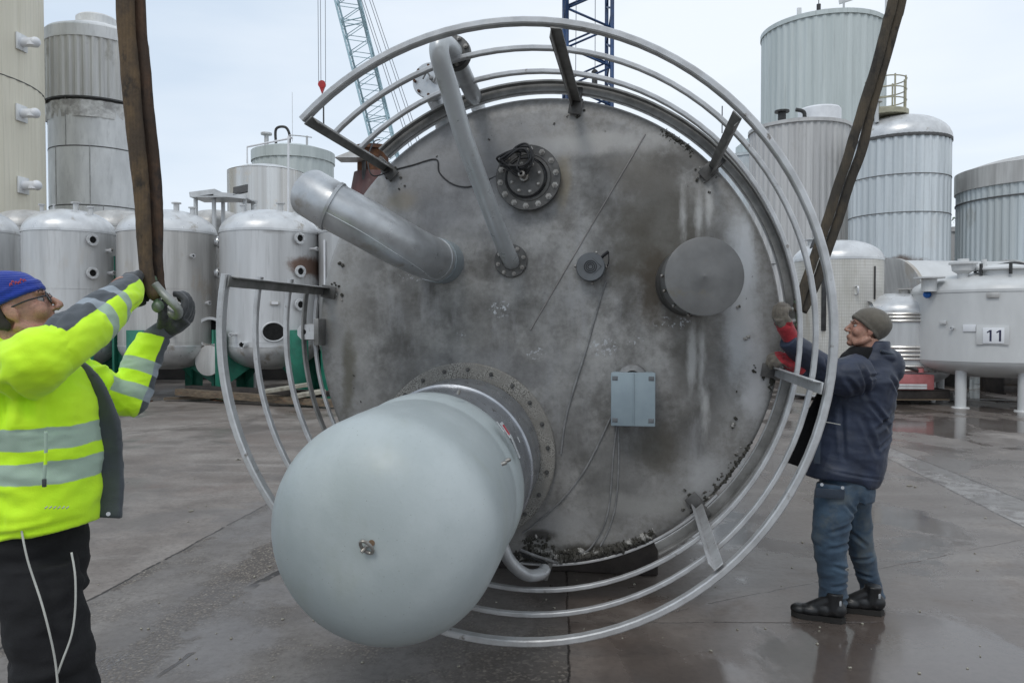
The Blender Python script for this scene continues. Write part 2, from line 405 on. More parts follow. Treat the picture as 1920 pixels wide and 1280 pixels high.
    h = s.math('ADD', s.math('MULTIPLY', fine, .4), s.math('MULTIPLY', s.math('MULTIPLY', agg.outputs['Distance'], aggm), -1.6))
    h = s.math('ADD', h, s.math('MULTIPLY', m2, .5)); h = s.math('MULTIPLY', h, s.math('SUBTRACT', 1, s.math('ADD', s.math('MULTIPLY', wet_m, .45), s.math('MULTIPLY', pud, .48)))); h = s.math('SUBTRACT', h, s.math('MULTIPLY', crack, 1.5))
    return s.fin(base, rough, 0, s.bump(h, .5, .007), spec=s.math('ADD', .45, s.math('MULTIPLY', wet_m, .35)))
mb = MB(); S = 1500.0
mb.add([(-S, -S, 0), (S, -S, 0), (S, S, 0), (-S, S, 0)], [(0, 1, 2, 3)])
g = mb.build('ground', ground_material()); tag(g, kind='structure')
# ================================================================ silos and vessels
def circ(pxl, pxr, Y):
    a, b = math.atan((pxl-960)/F), math.atan((pxr-960)/F)
    m = (a+b)/2; D = Y/math.cos(m); return Vector((D*math.sin(m), Y, 0)), D*math.sin((b-a)/2)
def ztop(py, C, R):                 # height whose nearest rim point shows at picture row py
    return P(960, py, C.y-R).z
def hit(px, py, C, R):
    d = ray(px, py); a = d.x**2+d.y**2; b = -2*(d.x*C.x+d.y*C.y); c = C.x**2+C.y**2-R*R
    q = b*b-4*a*c; t = (-b-math.sqrt(max(q, 0)))/(2*a); p = CAM+d*t
    n = Vector((p.x-C.x, p.y-C.y, 0)).normalized(); return Vector((C.x+n.x*R, C.y+n.y*R, p.z)), n
def ribbed(mb, R, z0, z1, sp=.2, dep=.03, org=(0, 0, 0), ntop=1):
    nr = max(12, int(2*math.pi*R/sp)); pat = (0, 0, 1, 1)
    N = nr*len(pat); vs = []; fs = []
    for z in (z0, z1):
        for i in range(N):
            a = 2*math.pi*(i+(.15 if pat[i % 4] else 0)*(1 if i % 4 == 2 else -1)*0)/N
            r = R-dep*(1-pat[i % 4]); vs.append((org[0]+r*math.cos(a), org[1]+r*math.sin(a), z))
    for i in range(N): fs.append((i, (i+1) % N, N+(i+1) % N, N+i))
    return mb.add(vs, fs)
def ring(mb, R, z, hh=.03, t=.02):
    return mb.lathe([(R-.01, z-hh), (R+t, z-hh), (R+t, z+hh), (R-.01, z+hh)], n=64, caps=False)
def dish(R, h, n=10, e=2.4):
    o = []
    for i in range(n+1):
        r = R*math.sin(math.pi/2*i/n); o.append((r, h*(1-(r/R)**e)**(1/1.8) if i < n else 0))
    return o[::-1]                    # from rim to crown
def silo(name, label, pxl, pxr, Y, ytop, mat, cat='silo', sp=.2, seams=(), roof=.5, dep=.03, mats_roof=None, group=None, rimh=.12):
    C, R = circ(pxl, pxr, Y); H = ztop(ytop, C, R)
    r = empty(name, C, label, cat, group)
    mb = MB(); ribbed(mb, R, 0, H, sp, dep); mb.build('cladding', mat, r, 25)
    mb = MB(); mb.lathe([(R+.05, H-rimh), (R+.05, H+.02), (R-.1, H+.05)]+[(R*.97*(1-i/8), H+.05+roof*(1-(1-i/8)**2)) for i in range(9)], n=72)
    mb.build('roof', mats_roof or mat, r)
    for z in seams:
        m = MB(); ring(m, R, z, .02, .012); m.build('seam', M_seam, r)
    return r, C, R, H
# beige silo, left edge
r, C, R, H = silo('clad_silo', 'tall beige clad silo with three side vents, cut by the left picture edge', -420, 91, 26, -330, M_beige, sp=.42, dep=.02, roof=.6)
for yy in (158, 290):
    pass
def seam_at(r, C, R, px, py, mat=M_seam, hh=.015, t=.01):
    p, n = hit(px, py, C, R); m = MB(); ring(m, R, p.z, hh, t); return m.build('seam', mat, r)
seam_at(r, C, R, 50, 158); 
for (vx, vy) in ((45, 80), (45, 213), (48, 348)):
    p, n = hit(vx-6, vy, C, R); q = Vector((-n.y, n.x, 0))
    M = Matrix((q, n, Vector((0, 0, 1)))).transposed()
    m = MB(); m.box(p+n*.03, (.5, .06, .55), M, .01); v = child(r, m, 'vent', M_plate)
    m = MB(); e = p+n*.42; m.tube([p, p+n*.25, e+Vector((0, 0, 0)), e+n*.08], .15, 16, smooth=False); m.ell(e+n*.08, .17); m.lathe([(.17, 0), (.18, -.12), (.16, -.12)], e+Vector((0, 0, 0)), n=20)
    child(r, m, 'vent_hood', M_white, par=v)
# older silo with cladding on its upper part
C, R = circ(88, 285, 32); H = ztop(38, C, R); zc = hit(150, 180, C, R)[0].z
r = empty('part_clad_silo', C, 'steel silo with ribbed cladding left only on its upper third', 'silo')
m = MB(); m.lathe([(R-.12, 0), (R-.12, zc)], n=72, caps=False); m.build('shell', M_plate, r)
m = MB(); ribbed(m, R, zc, H-.5, .30, .05); m.build('cladding', M_clad_old, r, 25)
m = MB(); m.lathe([(R+.02, H-.55), (R+.03, H-.1), (R-.05, H)]+[(R*.95*(1-i/8), H+.5*(1-(1-i/8)**2)) for i in range(9)], n=72); m.build('roof', M_plate, r)
m = MB(); m.lathe([(R+.015, zc-.03), (R+.015, zc+.03), (R-.1, zc+.04), (R-.12, zc-.12)], n=72, caps=False); m.build('cladding_edge', M_seam, r)
m = MB(); rr = random.Random(3)
m.lathe([(R-.06, zc-.75), (R-.04, zc-.1)], n=160, caps=False, rf=lambda a, q, t: q-.04+.10*noise.noise((a*9, t*2, 0)))
m.build('insulation', M_peel, r)
for k_, (a_, f0_, f1_) in enumerate(((-1.75, .82, 1), (-1.25, .60, .82), (-2.05, .60, .82), (-1.55, .38, .60), (-2.4, .38, .6), (-1.0, .38, .6), (-1.9, .18, .38), (-1.2, .18, .38))):
    q_ = Vector((math.cos(a_), math.sin(a_), 0)); m = MB(); m.box(q_*(R-.115)+Vector((0, 0, zc*(f0_+f1_)/2)), (.02, .035, zc*(f1_-f0_)), Matrix.Rotation(a_, 3, 'Z')); m.build('vertical_seam', M_seamlight, r)
for fz in (.82, .60, .38, .18):
    m = MB(); ring(m, R-.12, zc*fz, .02, .012); m.build('weld_seam', M_seam, r)
p = P(155, 45, 32); m = MB(); m.lathe([(.85, H+.1), (.85, H+.35), (1.0, H+.35), (1.0, H+.40), (.78, H+.42), (.78, H+.75), (.7, H+.82), (0, H+.86)], n=32, org=(-.0, 0, 0)); m.build('roof_hatch', M_plate, r)
# clad tank in the distance behind the left row
r, C, R, H = silo('round_roof_tank', 'pale green ribbed tank with pipes on its roof, seen past the white pipe elbow', 475, 628, 36, 272, M_clad_green, 'tank', .35, roof=.35, rimh=.45)
m = MB(); m.tube([(-.5, -1, H+.2), (-.5, -1, H+.9), (-.1, -1, H+1.0), (.1, -1, H+.7), (.1, -1, H+.2)], .06); m.build('roof_pipe', M_dark, r)
m = MB(); m.cyl((-1, -.8, H), (-1, -.8, H+.7), .1); m.cyl((-1, -.8, H+.7), (-1, -.8, H+.78), .25); m.cyl((.9, -1, H), (.9, -1, H+.6), .05); m.cyl((.3, -1.2, H+.3), (.3, -1.2, H+2.5), .010); m.build('roof_fitting', M_steel, r)
m = MB(); pts = [(R*.98*math.cos(a), R*.98*math.sin(a), H+.45) for a in [rad(-80+i*8) for i in range(5)]]; m.tube(pts, .025, 6, smooth=False)
for q in pts[::3]: m.cyl((q[0], q[1], H), q, .02, 6)
m.build('handrail', M_steel, r)
# shiny tank
C, R = circ(428, 575, 24); H = ztop(312, C, R)
r = empty('polished_tank', C, 'smooth polished steel tank without ribs behind the row of vessels', 'tank')
m = MB(); m.lathe([(R, 0), (R, H), (R-.02, H+.02)]+[(R*(1-i/8), H+.02+.25*(1-(1-i/8)**2)) for i in range(9)], n=72); m.build('shell', M_shiny, r)
m = MB(); m.tube([(-.4, -.6, H+.2), (-.4, -.6, H+.7), (1.0, -.7, H+.95), (1.0, -1.1, H+.9), (1.0, -1.22, H-2.5)], .03, 8, smooth=False); m.build('pipe', M_white, r)
# brown vessel behind the big tank
C, R = circ(656, 745, 13); H = ztop(345, C, R)
r = empty('brown_vessel', C, 'brown primed vessel peeking out behind the upper left of the big lying tank', 'vessel')
m = MB(); m.lathe([(R, .0), (R, H-.15), (R*.92, H), (R*.80, H+.25)], n=40); m.build('shell', M_brown, r)
m = MB(); m.lathe([(R*.66, H+.25), (R*.66, H+.62), (R*.82, H+.62), (R*.82, H+.68), (R*.6, H+.70)], n=40); m.build('neck_flange', M_rust, r)
m = MB(); m.lathe([(R+.003, H-.13), (R*.94, H+.0), (R*.83, H+.22)], n=40, caps=False, a0=rad(200), a1=rad(250)); m.build('steel_patch', M_steel, r)
p = P(655, 300, 12.6)
r = empty('small_roof_hood', (p.x, p.y, 0), 'small striped canopy on a post beside the brown vessel', 'canopy')
m = MB(); m.add([p+Vector(q) for q in [(-.2, -.2, 0), (.25, -.2, .0), (.25, .3, .02), (-.2, .3, .02), (0, .0, .14), (.2, .1, .13)]], [(0, 1, 5, 4), (1, 2, 5), (2, 3, 4, 5), (3, 0, 4), (0, 3, 2, 1)]); child(r, m, 'canopy', M_steel_dirty)
m = MB(); m.cyl((p.x+.22, p.y+.1, 0), (p.x+.22, p.y+.1, p.z), .035, 10); child(r, m, 'post', M_dark)
# right: building behind, four silos
r, C, R, H = silo('pale_silo', 'pale distant silo just left of the grey ribbed pair', 1340, 1470, 44, 285, M_clad_blue, sp=.5, roof=.2)
m = MB(); m.box((.5, 0, H+.5), (1.8, 3.0, 1.0)); m.build('upper_block', M_clad_green, r)
r, C, R, H = silo('tall_ribbed_silo', 'tallest pale green ribbed silo with a beam on its roof', 1423, 1657, 40, 16, M_clad_green, sp=.40, dep=.05, roof=.5, rimh=.2)
m = MB(); m.lathe([(1.1, H+.2), (1.1, H+.75), (.9, H+.85), (0, H+.9)], n=24); m.build('roof_hatch', M_plate, r)
m = MB(); m.bar((.2, -1.5, H+.9), (3.2, -2.5, H+1.6), .12, .18); m.cyl((2.2, -2.2, H), (2.2, -2.2, H+1.4), .05); m.cyl((.4, -1.6, H), (.4, -1.6, H+.9), .05); m.build('roof_beam', M_steel, r)
m = MB(); m.cyl((-1.0, -2, H), (-1.0, -2, H+4), .02); m.cyl((-1.0, -2, H), (-1.0, -2, H+.6), .1); m.build('lightning_rod', M_dark, r)
m = MB(); m.box(((R-.25)*math.cos(-2.35), (R-.25)*math.sin(-2.35), H+.2), (.22, .1, .5), None, .03); m.build('lifting_eye', M_plate, r)
r, C, R, H = silo('grey_ribbed_silo', 'grey ribbed silo with flat roof, in front of the tallest silo', 1402, 1592, 29, 221, M_clad_grey, sp=.24, dep=.035, roof=.25, rimh=.1)
seam_at(r, C, R, 1500, 493)
m = MB(); m.lathe([(.75, H+.1), (.75, H+.62), (.7, H+.68), (0, H+.7)], n=28, org=(.6, -.4, 0)); m.build('roof_hatch', M_white, r)
m = MB(); m.cyl((-1, -1, H), (-1, -1, H+.4), .14); m.cyl((-1, -1, H+.4), (-1, -1, H+.46), .26); m.build('roof_vent', M_dark, r); m = MB(); m.tube([(-.2, -1, H), (-.2, -1, H+.4), (-.5, -1, H+.5)], .07); m.build('roof_pipe', M_dark, r); m = MB(); m.cyl((-3, -.4, H-.2), (-3, -.4, H+.8), .02); m.build('roof_rod', M_dark, r)
# domed silo
C, R = circ(1588, 1781, 26); H = hit(1690, 250, C, R)[0].z; Hd = ztop(214, C, R)+.5
r = empty('domed_silo', C, 'ribbed silo with smooth round dome and yellow safety cage on top', 'silo')
m = MB(); ribbed(m, R, .0, H, .26, .045); m.build('cladding', M_clad_blue, r, 25)
m = MB(); m.lathe([(R+.02, H-.03)]+[(R*.12+(R*.90)*math.cos(a), H+.02+0.85*math.sin(a)) for a in [rad(i*10) for i in range(10)]]+[(0, H+.98)], n=96, caps=False); m.build('dome', M_steel_head, r)
m = MB(); ring(m, R, H-.03, .045, .03); m.build('rim_band', M_seam, r)
for (a, b) in ((1700, 325), (1700, 397)): seam_at(r, C, R, a, b, hh=.012)
m = MB(); cz = H+.9; cx = -.62; RR = .62
for z in (.40, .75, 1.10): m.tube([(cx+RR*math.cos(rad(a)), RR*math.sin(rad(a))-.3, cz+z) for a in range(0, 360, 15)], .022, 6, closed=True, smooth=False)
for a in range(0, 360, 45): m.cyl((cx+RR*math.cos(rad(a)), RR*math.sin(rad(a))-.3, cz-.1), (cx+RR*math.cos(rad(a)), RR*math.sin(rad(a))-.3, cz+1.15), .028, 6)
m.build('safety_cage', M_yellow, r)
m = MB(); m.lathe([(.70, cz-.1), (.70, cz+.06), (.66, cz+.08), (0, cz+.10)], org=(cx, -.3, 0), n=32); m.build('hatch', M_yellow, r)
m = MB(); m.cyl((-1.15, -.8, cz-.4), (-1.15, -.8, cz+1.2), .07); m.cyl((-1.15, -.8, cz+1.05), (-1.15, -.8, cz+1.12), .17); m.cyl((-1.15, -.8, cz+.25), (-1.15, -.8, cz+.3), .17); m.build('vent_pipe', M_steel, r)
# right edge silo
r, C, R, H = silo('wide_ribbed_silo', 'wide blue-grey ribbed silo cut by the right picture edge', 1788, 2120, 25, 292, M_clad_right, sp=.22, dep=.035, roof=.45, mats_roof=M_steel_dirty, rimh=.62)
seam_at(r, C, R, 1850, 372, hh=.02, t=.03)
m = MB(); m.lathe([(.45, H+.35), (.45, H+.8), (.5, H+.8), (.5, H+.86), (0, H+.9)], org=(-.1, -1.2, 0), n=24); m.build('roof_hatch', M_plate, r)
r, C, R, H = silo('slim_grey_tank', 'slim plain grey tank in the gap between domed and wide silos', 1770, 1800, 30, 428, M_clad_grey, 'tank', .5, roof=.05)
# far trees closing the horizon gap
def tree(px, Y, ytop, label, seed=1):
    rnd = random.Random(seed); H = P(px, ytop, Y).z; c = P(px, 600, Y); r = empty('tree', (c.x, c.y, 0), label, 'tree')
    m = MB(); m.lathe([(.2, 0), (.13, H*.5), (.05, H*.85)], n=10)
    for k in range(7):
        a = rnd.uniform(0, 6.28); z = H*rnd.uniform(.35, .7); m.tube([(0, 0, z), (math.cos(a)*.6, math.sin(a)*.6, z+.5), (math.cos(a)*1.1, math.sin(a)*1.1, z+1.0)], [.07, .05, .02], 6)
    m.build('trunk', M_bark, r)
    m = MB(); cl = [(Vector((rnd.gauss(0, .7), rnd.gauss(0, .7), H*rnd.uniform(.45, .93))), rnd.uniform(.45, .8)) for _ in range(16)]
    for c_, rr in cl:
        for _ in range(160):
            d = Vector((rnd.gauss(0, 1), rnd.gauss(0, 1), rnd.gauss(0, 1))).normalized()*rr*rnd.uniform(.3, 1)**.5
            p = c_+d; p.z = min(p.z, H); u = Vector((rnd.gauss(0, 1), rnd.gauss(0, 1), rnd.gauss(0, 1))).normalized(); v_ = u.orthogonal().normalized(); k = rnd.uniform(.05, .1)
            m.add([p-u*k, p+v_*k*.5, p+u*k, p-v_*k*.5], [(0, 1, 2, 3)])
    m.build('crown', M_leaf, r, 0)
tree(1784, 34, 412, 'small green tree top showing between domed and wide silos')
# ---------------------------------------------------------------- row of steel vessels, left
def port(r, p, n, ro=.12, ri=.06, l=.07, mat=None, name='port', hole=True, par=None):
    m = MB(); m.lathe([(ri*1.25, -.05), (ri*1.25, l-.02), (ro, l-.02), (ro, l+.015), (ri, l+.015), (ri, -.03)], p, n, 20, False)
    e = n.orthogonal().normalized(); f = n.cross(e)
    for k in range(6):
        a = k*math.pi/3; q = p+n*(l+.015)+(e*math.cos(a)+f*math.sin(a))*(ro+ri)/2; m.cyl(q, q+n*.02, .014, 6)
    o = child(r, m, name, mat or M_steel_head)
    if hole:
        m = MB(); m.lathe([(ri*1.02, 0), (0, 0.001)], p+n*(l-.02), n, 16, False); child(r, m, 'opening', M_black, par=o)
    return o
def vessel(name, label, pxl, pxr, Y, ytop, ybot, domeh, both, shell_mat, head_mat, group=None, cat='vessel', seams=(), nb=3.2):
    C, R = circ(pxl, pxr, Y); r = empty(name, C, label, cat, group)
    pc = F*C.x/(C.y-R)+960
    zt, zb = P(pc, ytop, C.y-R).z, P(pc, ybot, C.y-R).z
    m = MB(); m.lathe([(R, zb), (R, zt)], n=64, caps=False); m.build('shell', shell_mat, r)
    m = MB(); m.lathe([(R+.012, zt-.03), (R+.012, zt+.02)]+[(a+.004*(a > R*.9), zt+.02+b) for a, b in dish(R, domeh)], n=64, caps=False); m.build('top_head', head_mat, r)
    m = MB(); m.lathe([(R+.008, zb+.02), (R+.008, zb-.01)]+[(a, zb-.01-b) for a, b in dish(R, both)], n=64, caps=False); m.build('bottom_head', head_mat, r)
    for k in seams:
        m = MB(); ring(m, R, zb+(zt-zb)*k, .012, .006); m.build('weld_seam', shell_mat, r)
    return r, C, R, zt, zb
def noz(r, x, y, z0, h, ra=.05, fl=1.7, mat=None):
    m = MB(); m.lathe([(ra, z0-.1), (ra, z0+h), (ra*fl, z0+h), (ra*fl, z0+h+.025), (0, z0+h+.025)], org=(x, y, 0), n=16, caps=False); return m.build('nozzle', mat or M_steel, r)
def legs_green(r, C, R, zb, angs, wd=.42):
    for a in angs:
        d = Vector((math.cos(a), math.sin(a), 0)); q = Vector((-d.y, d.x, 0)); M = Matrix((d, q, Vector((0, 0, 1)))).transposed(); L = zb+.35
        m = MB(); m.box(d*(R+.10)+Vector((0, 0, L/2)), (.05, wd, L), M, .006)
        m.box(d*(R+.02)+Vector((0, 0, L/2)), (.12, .03, L), M, .004)
        b0 = d*(R+.08); b1 = d*(R*.35)
        for sgn in (-1, 1):
            o = q*.012*sgn
        vs = [b0+Vector((0, 0, zb+.05))-q*.012, b0-q*.012+Vector((0, 0, .25)), b1-q*.012+Vector((0, 0, zb-.40)), b1-q*.012+Vector((0, 0, zb-.1))]
        vs += [v+q*.024 for v in vs]
        m.add(vs, [(0, 1, 2, 3), (7, 6, 5, 4), (0, 4, 5, 1), (1, 5, 6, 2), (2, 6, 7, 3), (3, 7, 4, 0)])
        o = m.build('support_leg', M_green, r)
        m = MB(); m.box(d*(R+.07)+Vector((0, 0, .012)), (.3, wd+.1, .024), M); f = m.build('foot_plate', M_rust, r); f.parent = o
GR = 'dish-ended steel vessels standing in a row on green supports'
V = {}
for key, l, rr, lab, angs in (
    ('z', -120, 41, 'leftmost dished steel vessel of the row, cut by the picture edge', (-1.57, .5, 2.6)),
    ('a', 41, 221, 'dished steel vessel with two flanged ports, above the worker in the yellow jacket', (-.85, .6, 2.5, -2.2)),
    ('b', 220, 409, 'dished steel vessel behind the gloved hands, with its manhole lid hanging open on its right', (-1.75, -.1, 1.5, 3.2)),
    ('c', 412, 600, 'dished steel vessel with oval black manhole and rust-stained port column', (-2.35, -.75, .8, 2.4))):
    Y = 17.2 if key != 'z' else 17.8
    smat = M_steel if key != 'c' else streaky('stained_steel', (.60, .605, .61), (.48, .485, .485), (.52, .51, .49), .42, .35, 3, .6,
        stain=[(P(568, 495, 16.2), .5, .28, (.13, .06, .03), .9), (P(505, 430, 16.1), .3, .1, (.2, .19, .18), .5)])
    if key == 'b': smat = M_steel_dirty
    V[key] = vessel('steel_vessel', lab, l, rr, Y, 428, 650, .50, .52, smat, M_steel_head, GR, seams=(.04, .5))
    r, C, R, zt, zb = V[key]; legs_green(r, C, R, zb, angs)
    for (x, y, h, ra) in ((-.45, -.35, .22, .04), (-.2, -.3, .2, .02), (.3, -.25, .26, .06), (.62, -.2, .2, .05)): noz(r, x*R, y*R, zt+.40-.1*abs(x), h, ra)
    m = MB(); m.sweep([(-.6*R+.09*math.cos(rad(a)), -.1, zt+.30+.12*math.sin(rad(a))) for a in range(0, 181, 15)], [(.02, .015), (-.02, .015), (-.02, -.015), (.02, -.015)], nrm=(0, 1, 0)); m.build('lifting_eye', M_steel, r)
r, C, R, zt, zb = V['a']
for (px, py) in ((171, 450), (171, 512), (171, 575), (171, 632)): port(r, *hit(px, py, C, R), ro=.13, ri=.075)
for (px, py) in ((200, 470), (203, 512), (195, 575)): port(r, *hit(px, py, C, R), ro=.05, ri=.03, l=.12, hole=False, name='valve')
m = MB(); p1, n1_ = hit(212, 480, C, R); m.cyl(p1+n1_*.03, Vector((p1.x, p1.y, .6))+n1_*.03, .02, 8); child(r, m, 'level_pipe', M_green)
r, C, R, zt, zb = V['b']
for (px, py) in ((404, 454), (404, 512)): port(r, *hit(px, py, C, R), ro=.13, ri=.075)
for (px, py) in ((386, 568), (322, 626), (358, 480)): port(r, *hit(px, py, C, R), ro=.045, ri=.025, l=.08, hole=False, name='valve')
p, n = hit(392, 622, C, R); n = Vector((.5, -.86, 0)).normalized()
m = MB(); m.lathe([(.30, -.25), (.30, .12), (.33, .12), (.33, .15), (.27, .15), (.27, -.1)], p, n, 32, False); mh = child(r, m, 'manhole', M_steel_head)
m = MB(); m.lathe([(.27, 0), (0, .001)], p+n*(-.06), n, 24, False); child(r, m, 'opening', M_black, par=mh)
p2 = p+Vector((.10, -.28, -.62)); n2 = Vector((-.25, -.95, .1)).normalized()
m = MB(); m.lathe([(0, -.02), (.33, -.02), (.33, .02), (.25, .035), (0, .05)], p2, n2, 32, False); m.bar(p+n*.15+Vector((.25, 0, 0)), p2+Vector((.15, 0, .25)), .04); child(r, m, 'manhole_lid', M_steel_dirty, par=mh)
r, C, R, zt, zb = V['c']
for (px, py) in ((559, 447), (560, 509), (560, 571), (561, 633)): port(r, *hit(px, py, C, R), ro=.13, ri=.075)
for (px, py) in ((582, 467), (443, 627)): port(r, *hit(px, py, C, R), ro=.04, ri=.022, l=.15, hole=False, name='valve')
port(r, *hit(460, 646, C, R), ro=.07, ri=.055, l=.14)
p, n = hit(513, 622, C, R); e = Vector((-n.y, n.x, 0))
def oval(t): return [p+e*a*math.cos(i*math.pi/16)*1+Vector((0, 0, b*math.sin(i*math.pi/16)))+n*t for i in range(32) for a, b in ((.235, .20),)]
m = MB(); m.tube(oval(.012), .018, 8, closed=True, smooth=False); mh = child(r, m, 'manhole_rim', M_steel_head)
m = MB(); m.add(oval(.012), [list(range(32))]); child(r, m, 'opening', M_black, par=mh)
p, n = hit(515, 568, C, R); M = Matrix((Vector((-n.y, n.x, 0)), n, Vector((0, 0, 1)))).transposed(); m = MB(); m.box(p+n*.02, (.2, .03, .09), M, .01); pl = child(r, m, 'name_plate', M_steel_dirty)
m = MB(); m.box(p+n*.037, (.13, .008, .05), M); child(r, m, 'plate_text_field', M_white, par=pl)
# fourth and fifth of the row, mostly behind the lying tank
V['d'] = vessel('steel_vessel', 'dished steel vessel mostly hidden behind the left rim of the big lying tank', 598, 790, 17.4, 428, 650, .50, .52, M_steel, M_steel_head, GR, seams=(.04, .5)); legs_green(V['d'][0], V['d'][1], V['d'][2], V['d'][4], (-2.2, -.8, .8, 2.4))
m = MB(); p, n = hit(612, 450, V['d'][1], V['d'][2]); m.cyl(p-n*(-.05), Vector((p.x, p.y, .9))+n*.05, .02, 8); child(V['d'][0], m, 'level_pipe', M_white)
# second line of vessels behind, seen between and below the first
for px0, px1, lab in ((-20, 130, 'second-line vessel seen between the leftmost two of the front row'), (150, 300, 'second-line vessel seen in the gap above the gloved hands'), (340, 470, 'brownish second-line vessel under the steel walkway frame'), (520, 660, 'second-line vessel tucked behind the front row beside the lying tank')):
    vessel('rear_vessel', lab, px0, px1, 20.5, 420, 655, .45, .45, M_steel_dirty, M_steel_dirty, 'rear line of vessels', seams=(.5,))
# walkway frame on the rear vessel
r = empty('walkway_frame', P(415, 600, 19)*1, 'small steel walkway frame with tilted plate standing above the vessel tops', 'frame'); r.location.z = 0
a, b = P(363, 368, 19), P(468, 368, 19); h0 = .0
m = MB(); m.bar(a, a+Vector((.62, .0, .08)), .5, .12); m.bar(a+Vector((.6, -.25, .02)), b+Vector((0, -.25, -.06)), .06, .1); m.bar(a+Vector((.6, .55, .02)), b+Vector((0, .55, -.06)), .06, .1); m.box((a+b)/2+Vector((0, .15, -.05)), (1.3, .85, .03)); child(r, m, 'deck', M_steel)
for q in (a+Vector((.05, 0, 0)), a+Vector((.5, 0, 0)), b+Vector((-.12, 0, 0)), a+Vector((.5, .6, 0)), b+Vector((-.12, .6, 0))):
    m = MB(); m.cyl((q.x, q.y, 0), q, .05, 10); child(r, m, 'leg', M_steel)
q = P(451, 356, 18.8); m = MB(); m.box(q, (.36, .03, .26), Matrix.Rotation(rad(-12), 3, 'Y') @ Matrix.Rotation(rad(-35), 3, 'X')); child(r, m, 'tilted_plate', M_dark)
# added low dark walls, standing in for the shade behind the legs
m = MB(); m.box((-8.5, 22.5, .7), (17, .3, 1.4), None, .02); o = m.build('shade_wall', M_shadewall, at=(-8.5, 22.5, 0)); tag(o, 'added low dark wall standing in for shade behind the legs of the left vessels', 'wall')
m = MB(); m.box((7.5, 22.5, .8), (9, .3, 1.6), None, .02); o = m.build('shade_wall', M_shadewall, at=(7.5, 22.5, 0)); tag(o, 'low dark shade wall behind the white-numbered tank and its pallet', 'wall')
# pallets / planks in front of the left row
def plank(a, b, wd, th, mat, name, label, group=None, tilt=0):
    a, b = Vector(a), Vector(b); m = MB(); m.bar(a, b, wd, th, bev=.006); rr = random.Random(int(abs(a.x*97)))
    m.v = [tuple(Vector(v)+Vector((rr.uniform(-1, 1), rr.uniform(-1, 1), rr.uniform(-1, 1)))*.006) for v in m.v]
    o = m.build(name, mat, at=(a+b)/2); return tag(o, label, 'plank', group)
gA = G(335, 752); gB = G(600, 768)
PG = 'weathered planks lying before the vessel row'
plank((gA.x, gA.y, .20), (gB.x+.3, gB.y+.2, .10), .20, .13, M_wood, 'timber', 'long reddish weathered beam lying in front of the vessels', PG)
plank((gA.x+.1, gA.y+.3, .26), (gB.x, gB.y+.7, .24), .25, .10, M_darkwood, 'timber', 'dark wet beam behind the reddish one, under the green legs', PG)
plank((gA.x-.3, gA.y-.0, .06), (gA.x+.7, gA.y+.15, .07), .12, .05, M_wood, 'timber', 'short broken plank end poking out at the left of the beams', PG)
q = P(530, 742, 15.2); plank((q.x-.35, 15.1, .30), (q.x+.45, 15.4, .42), .3, .07, M_wood_pale, 'broken_board', 'pale splintered board lying on top of the beams', 'pale broken boards')
plank((q.x+.25, 15.0, .22), (q.x+.8, 15.3, .30), .28, .07, M_wood_pale, 'broken_board', 'second pale splintered piece, right beside the rails of the lying tank', 'pale broken boards')
# ---------------------------------------------------------------- right middle ground
M_dimple = NT('dimple_jacket'); s = M_dimple
vv = s.xyz(); ang = s.math('ARCTAN2', vv[1], vv[0])
gx = s.math('ABSOLUTE', s.math('SINE', s.math('MULTIPLY', ang, 62))); gz = s.math('ABSOLUTE', s.math('SINE', s.math('MULTIPLY', vv[2], 46)))
gm = s.math('MINIMUM', s.step(gx, 0, .35), s.step(gz, 0, .35))
cc = s.mix(s.step(s.noise(1.5, 5, .6, (1, 1, .3)), .35, .65), (.50, .48, .43), (.64, .62, .58)); cc = s.mix(s.step(s.noise(4, 5, .7, (1, 1, .12), off=(3, 1, 2)), .52, .7, 0, .7), cc, (.36, .31, .23))
cc = s.mix(s.math('MULTIPLY', s.math('SUBTRACT', 1, gm), .55), cc, (.30, .285, .255)); M_dimple = s.fin(cc, .36, .4, s.bump(gm, .25, .008))
r, C, R, zt, zb = vessel('dimple_jacket_tank', 'upright steel tank with fine dimple-grid jacket behind the worker in the beanie', 1485, 1657, 17, 482, 745, .42, .1, M_dimple, M_steel_head, None, 'tank')
m = MB(); p, n = hit(1545, 545, C, R); m.box(p+n*.0+Vector((0, 0, 0)), (.10, .06, 1.7), None, .01); child(r, m, 'ladder_slot', M_dark)
p, n = hit(1604, 538, C, R); m = MB(); m.tube([p, p+n*.12, p+n*.12+Vector((0, 0, -.15)), p+Vector((0, 0, -.15))], .02, 8); child(r, m, 'grab_handle', M_steel_head)
m = MB(); p, n = hit(1640, 530, C, R); m.box(p, (.03, .05, .7), None, .005); child(r, m, 'sight_slot', M_dark)
noz(r, -.6*R, 0, zt+.25, .2, .10)
m = MB(); m.tube([(-.75*R, -.3, zt+.2), (-.6*R, -.3, zt+.48), (-.2*R, -.3, zt+.55)], .05); m.build('pipe', M_dark, r)
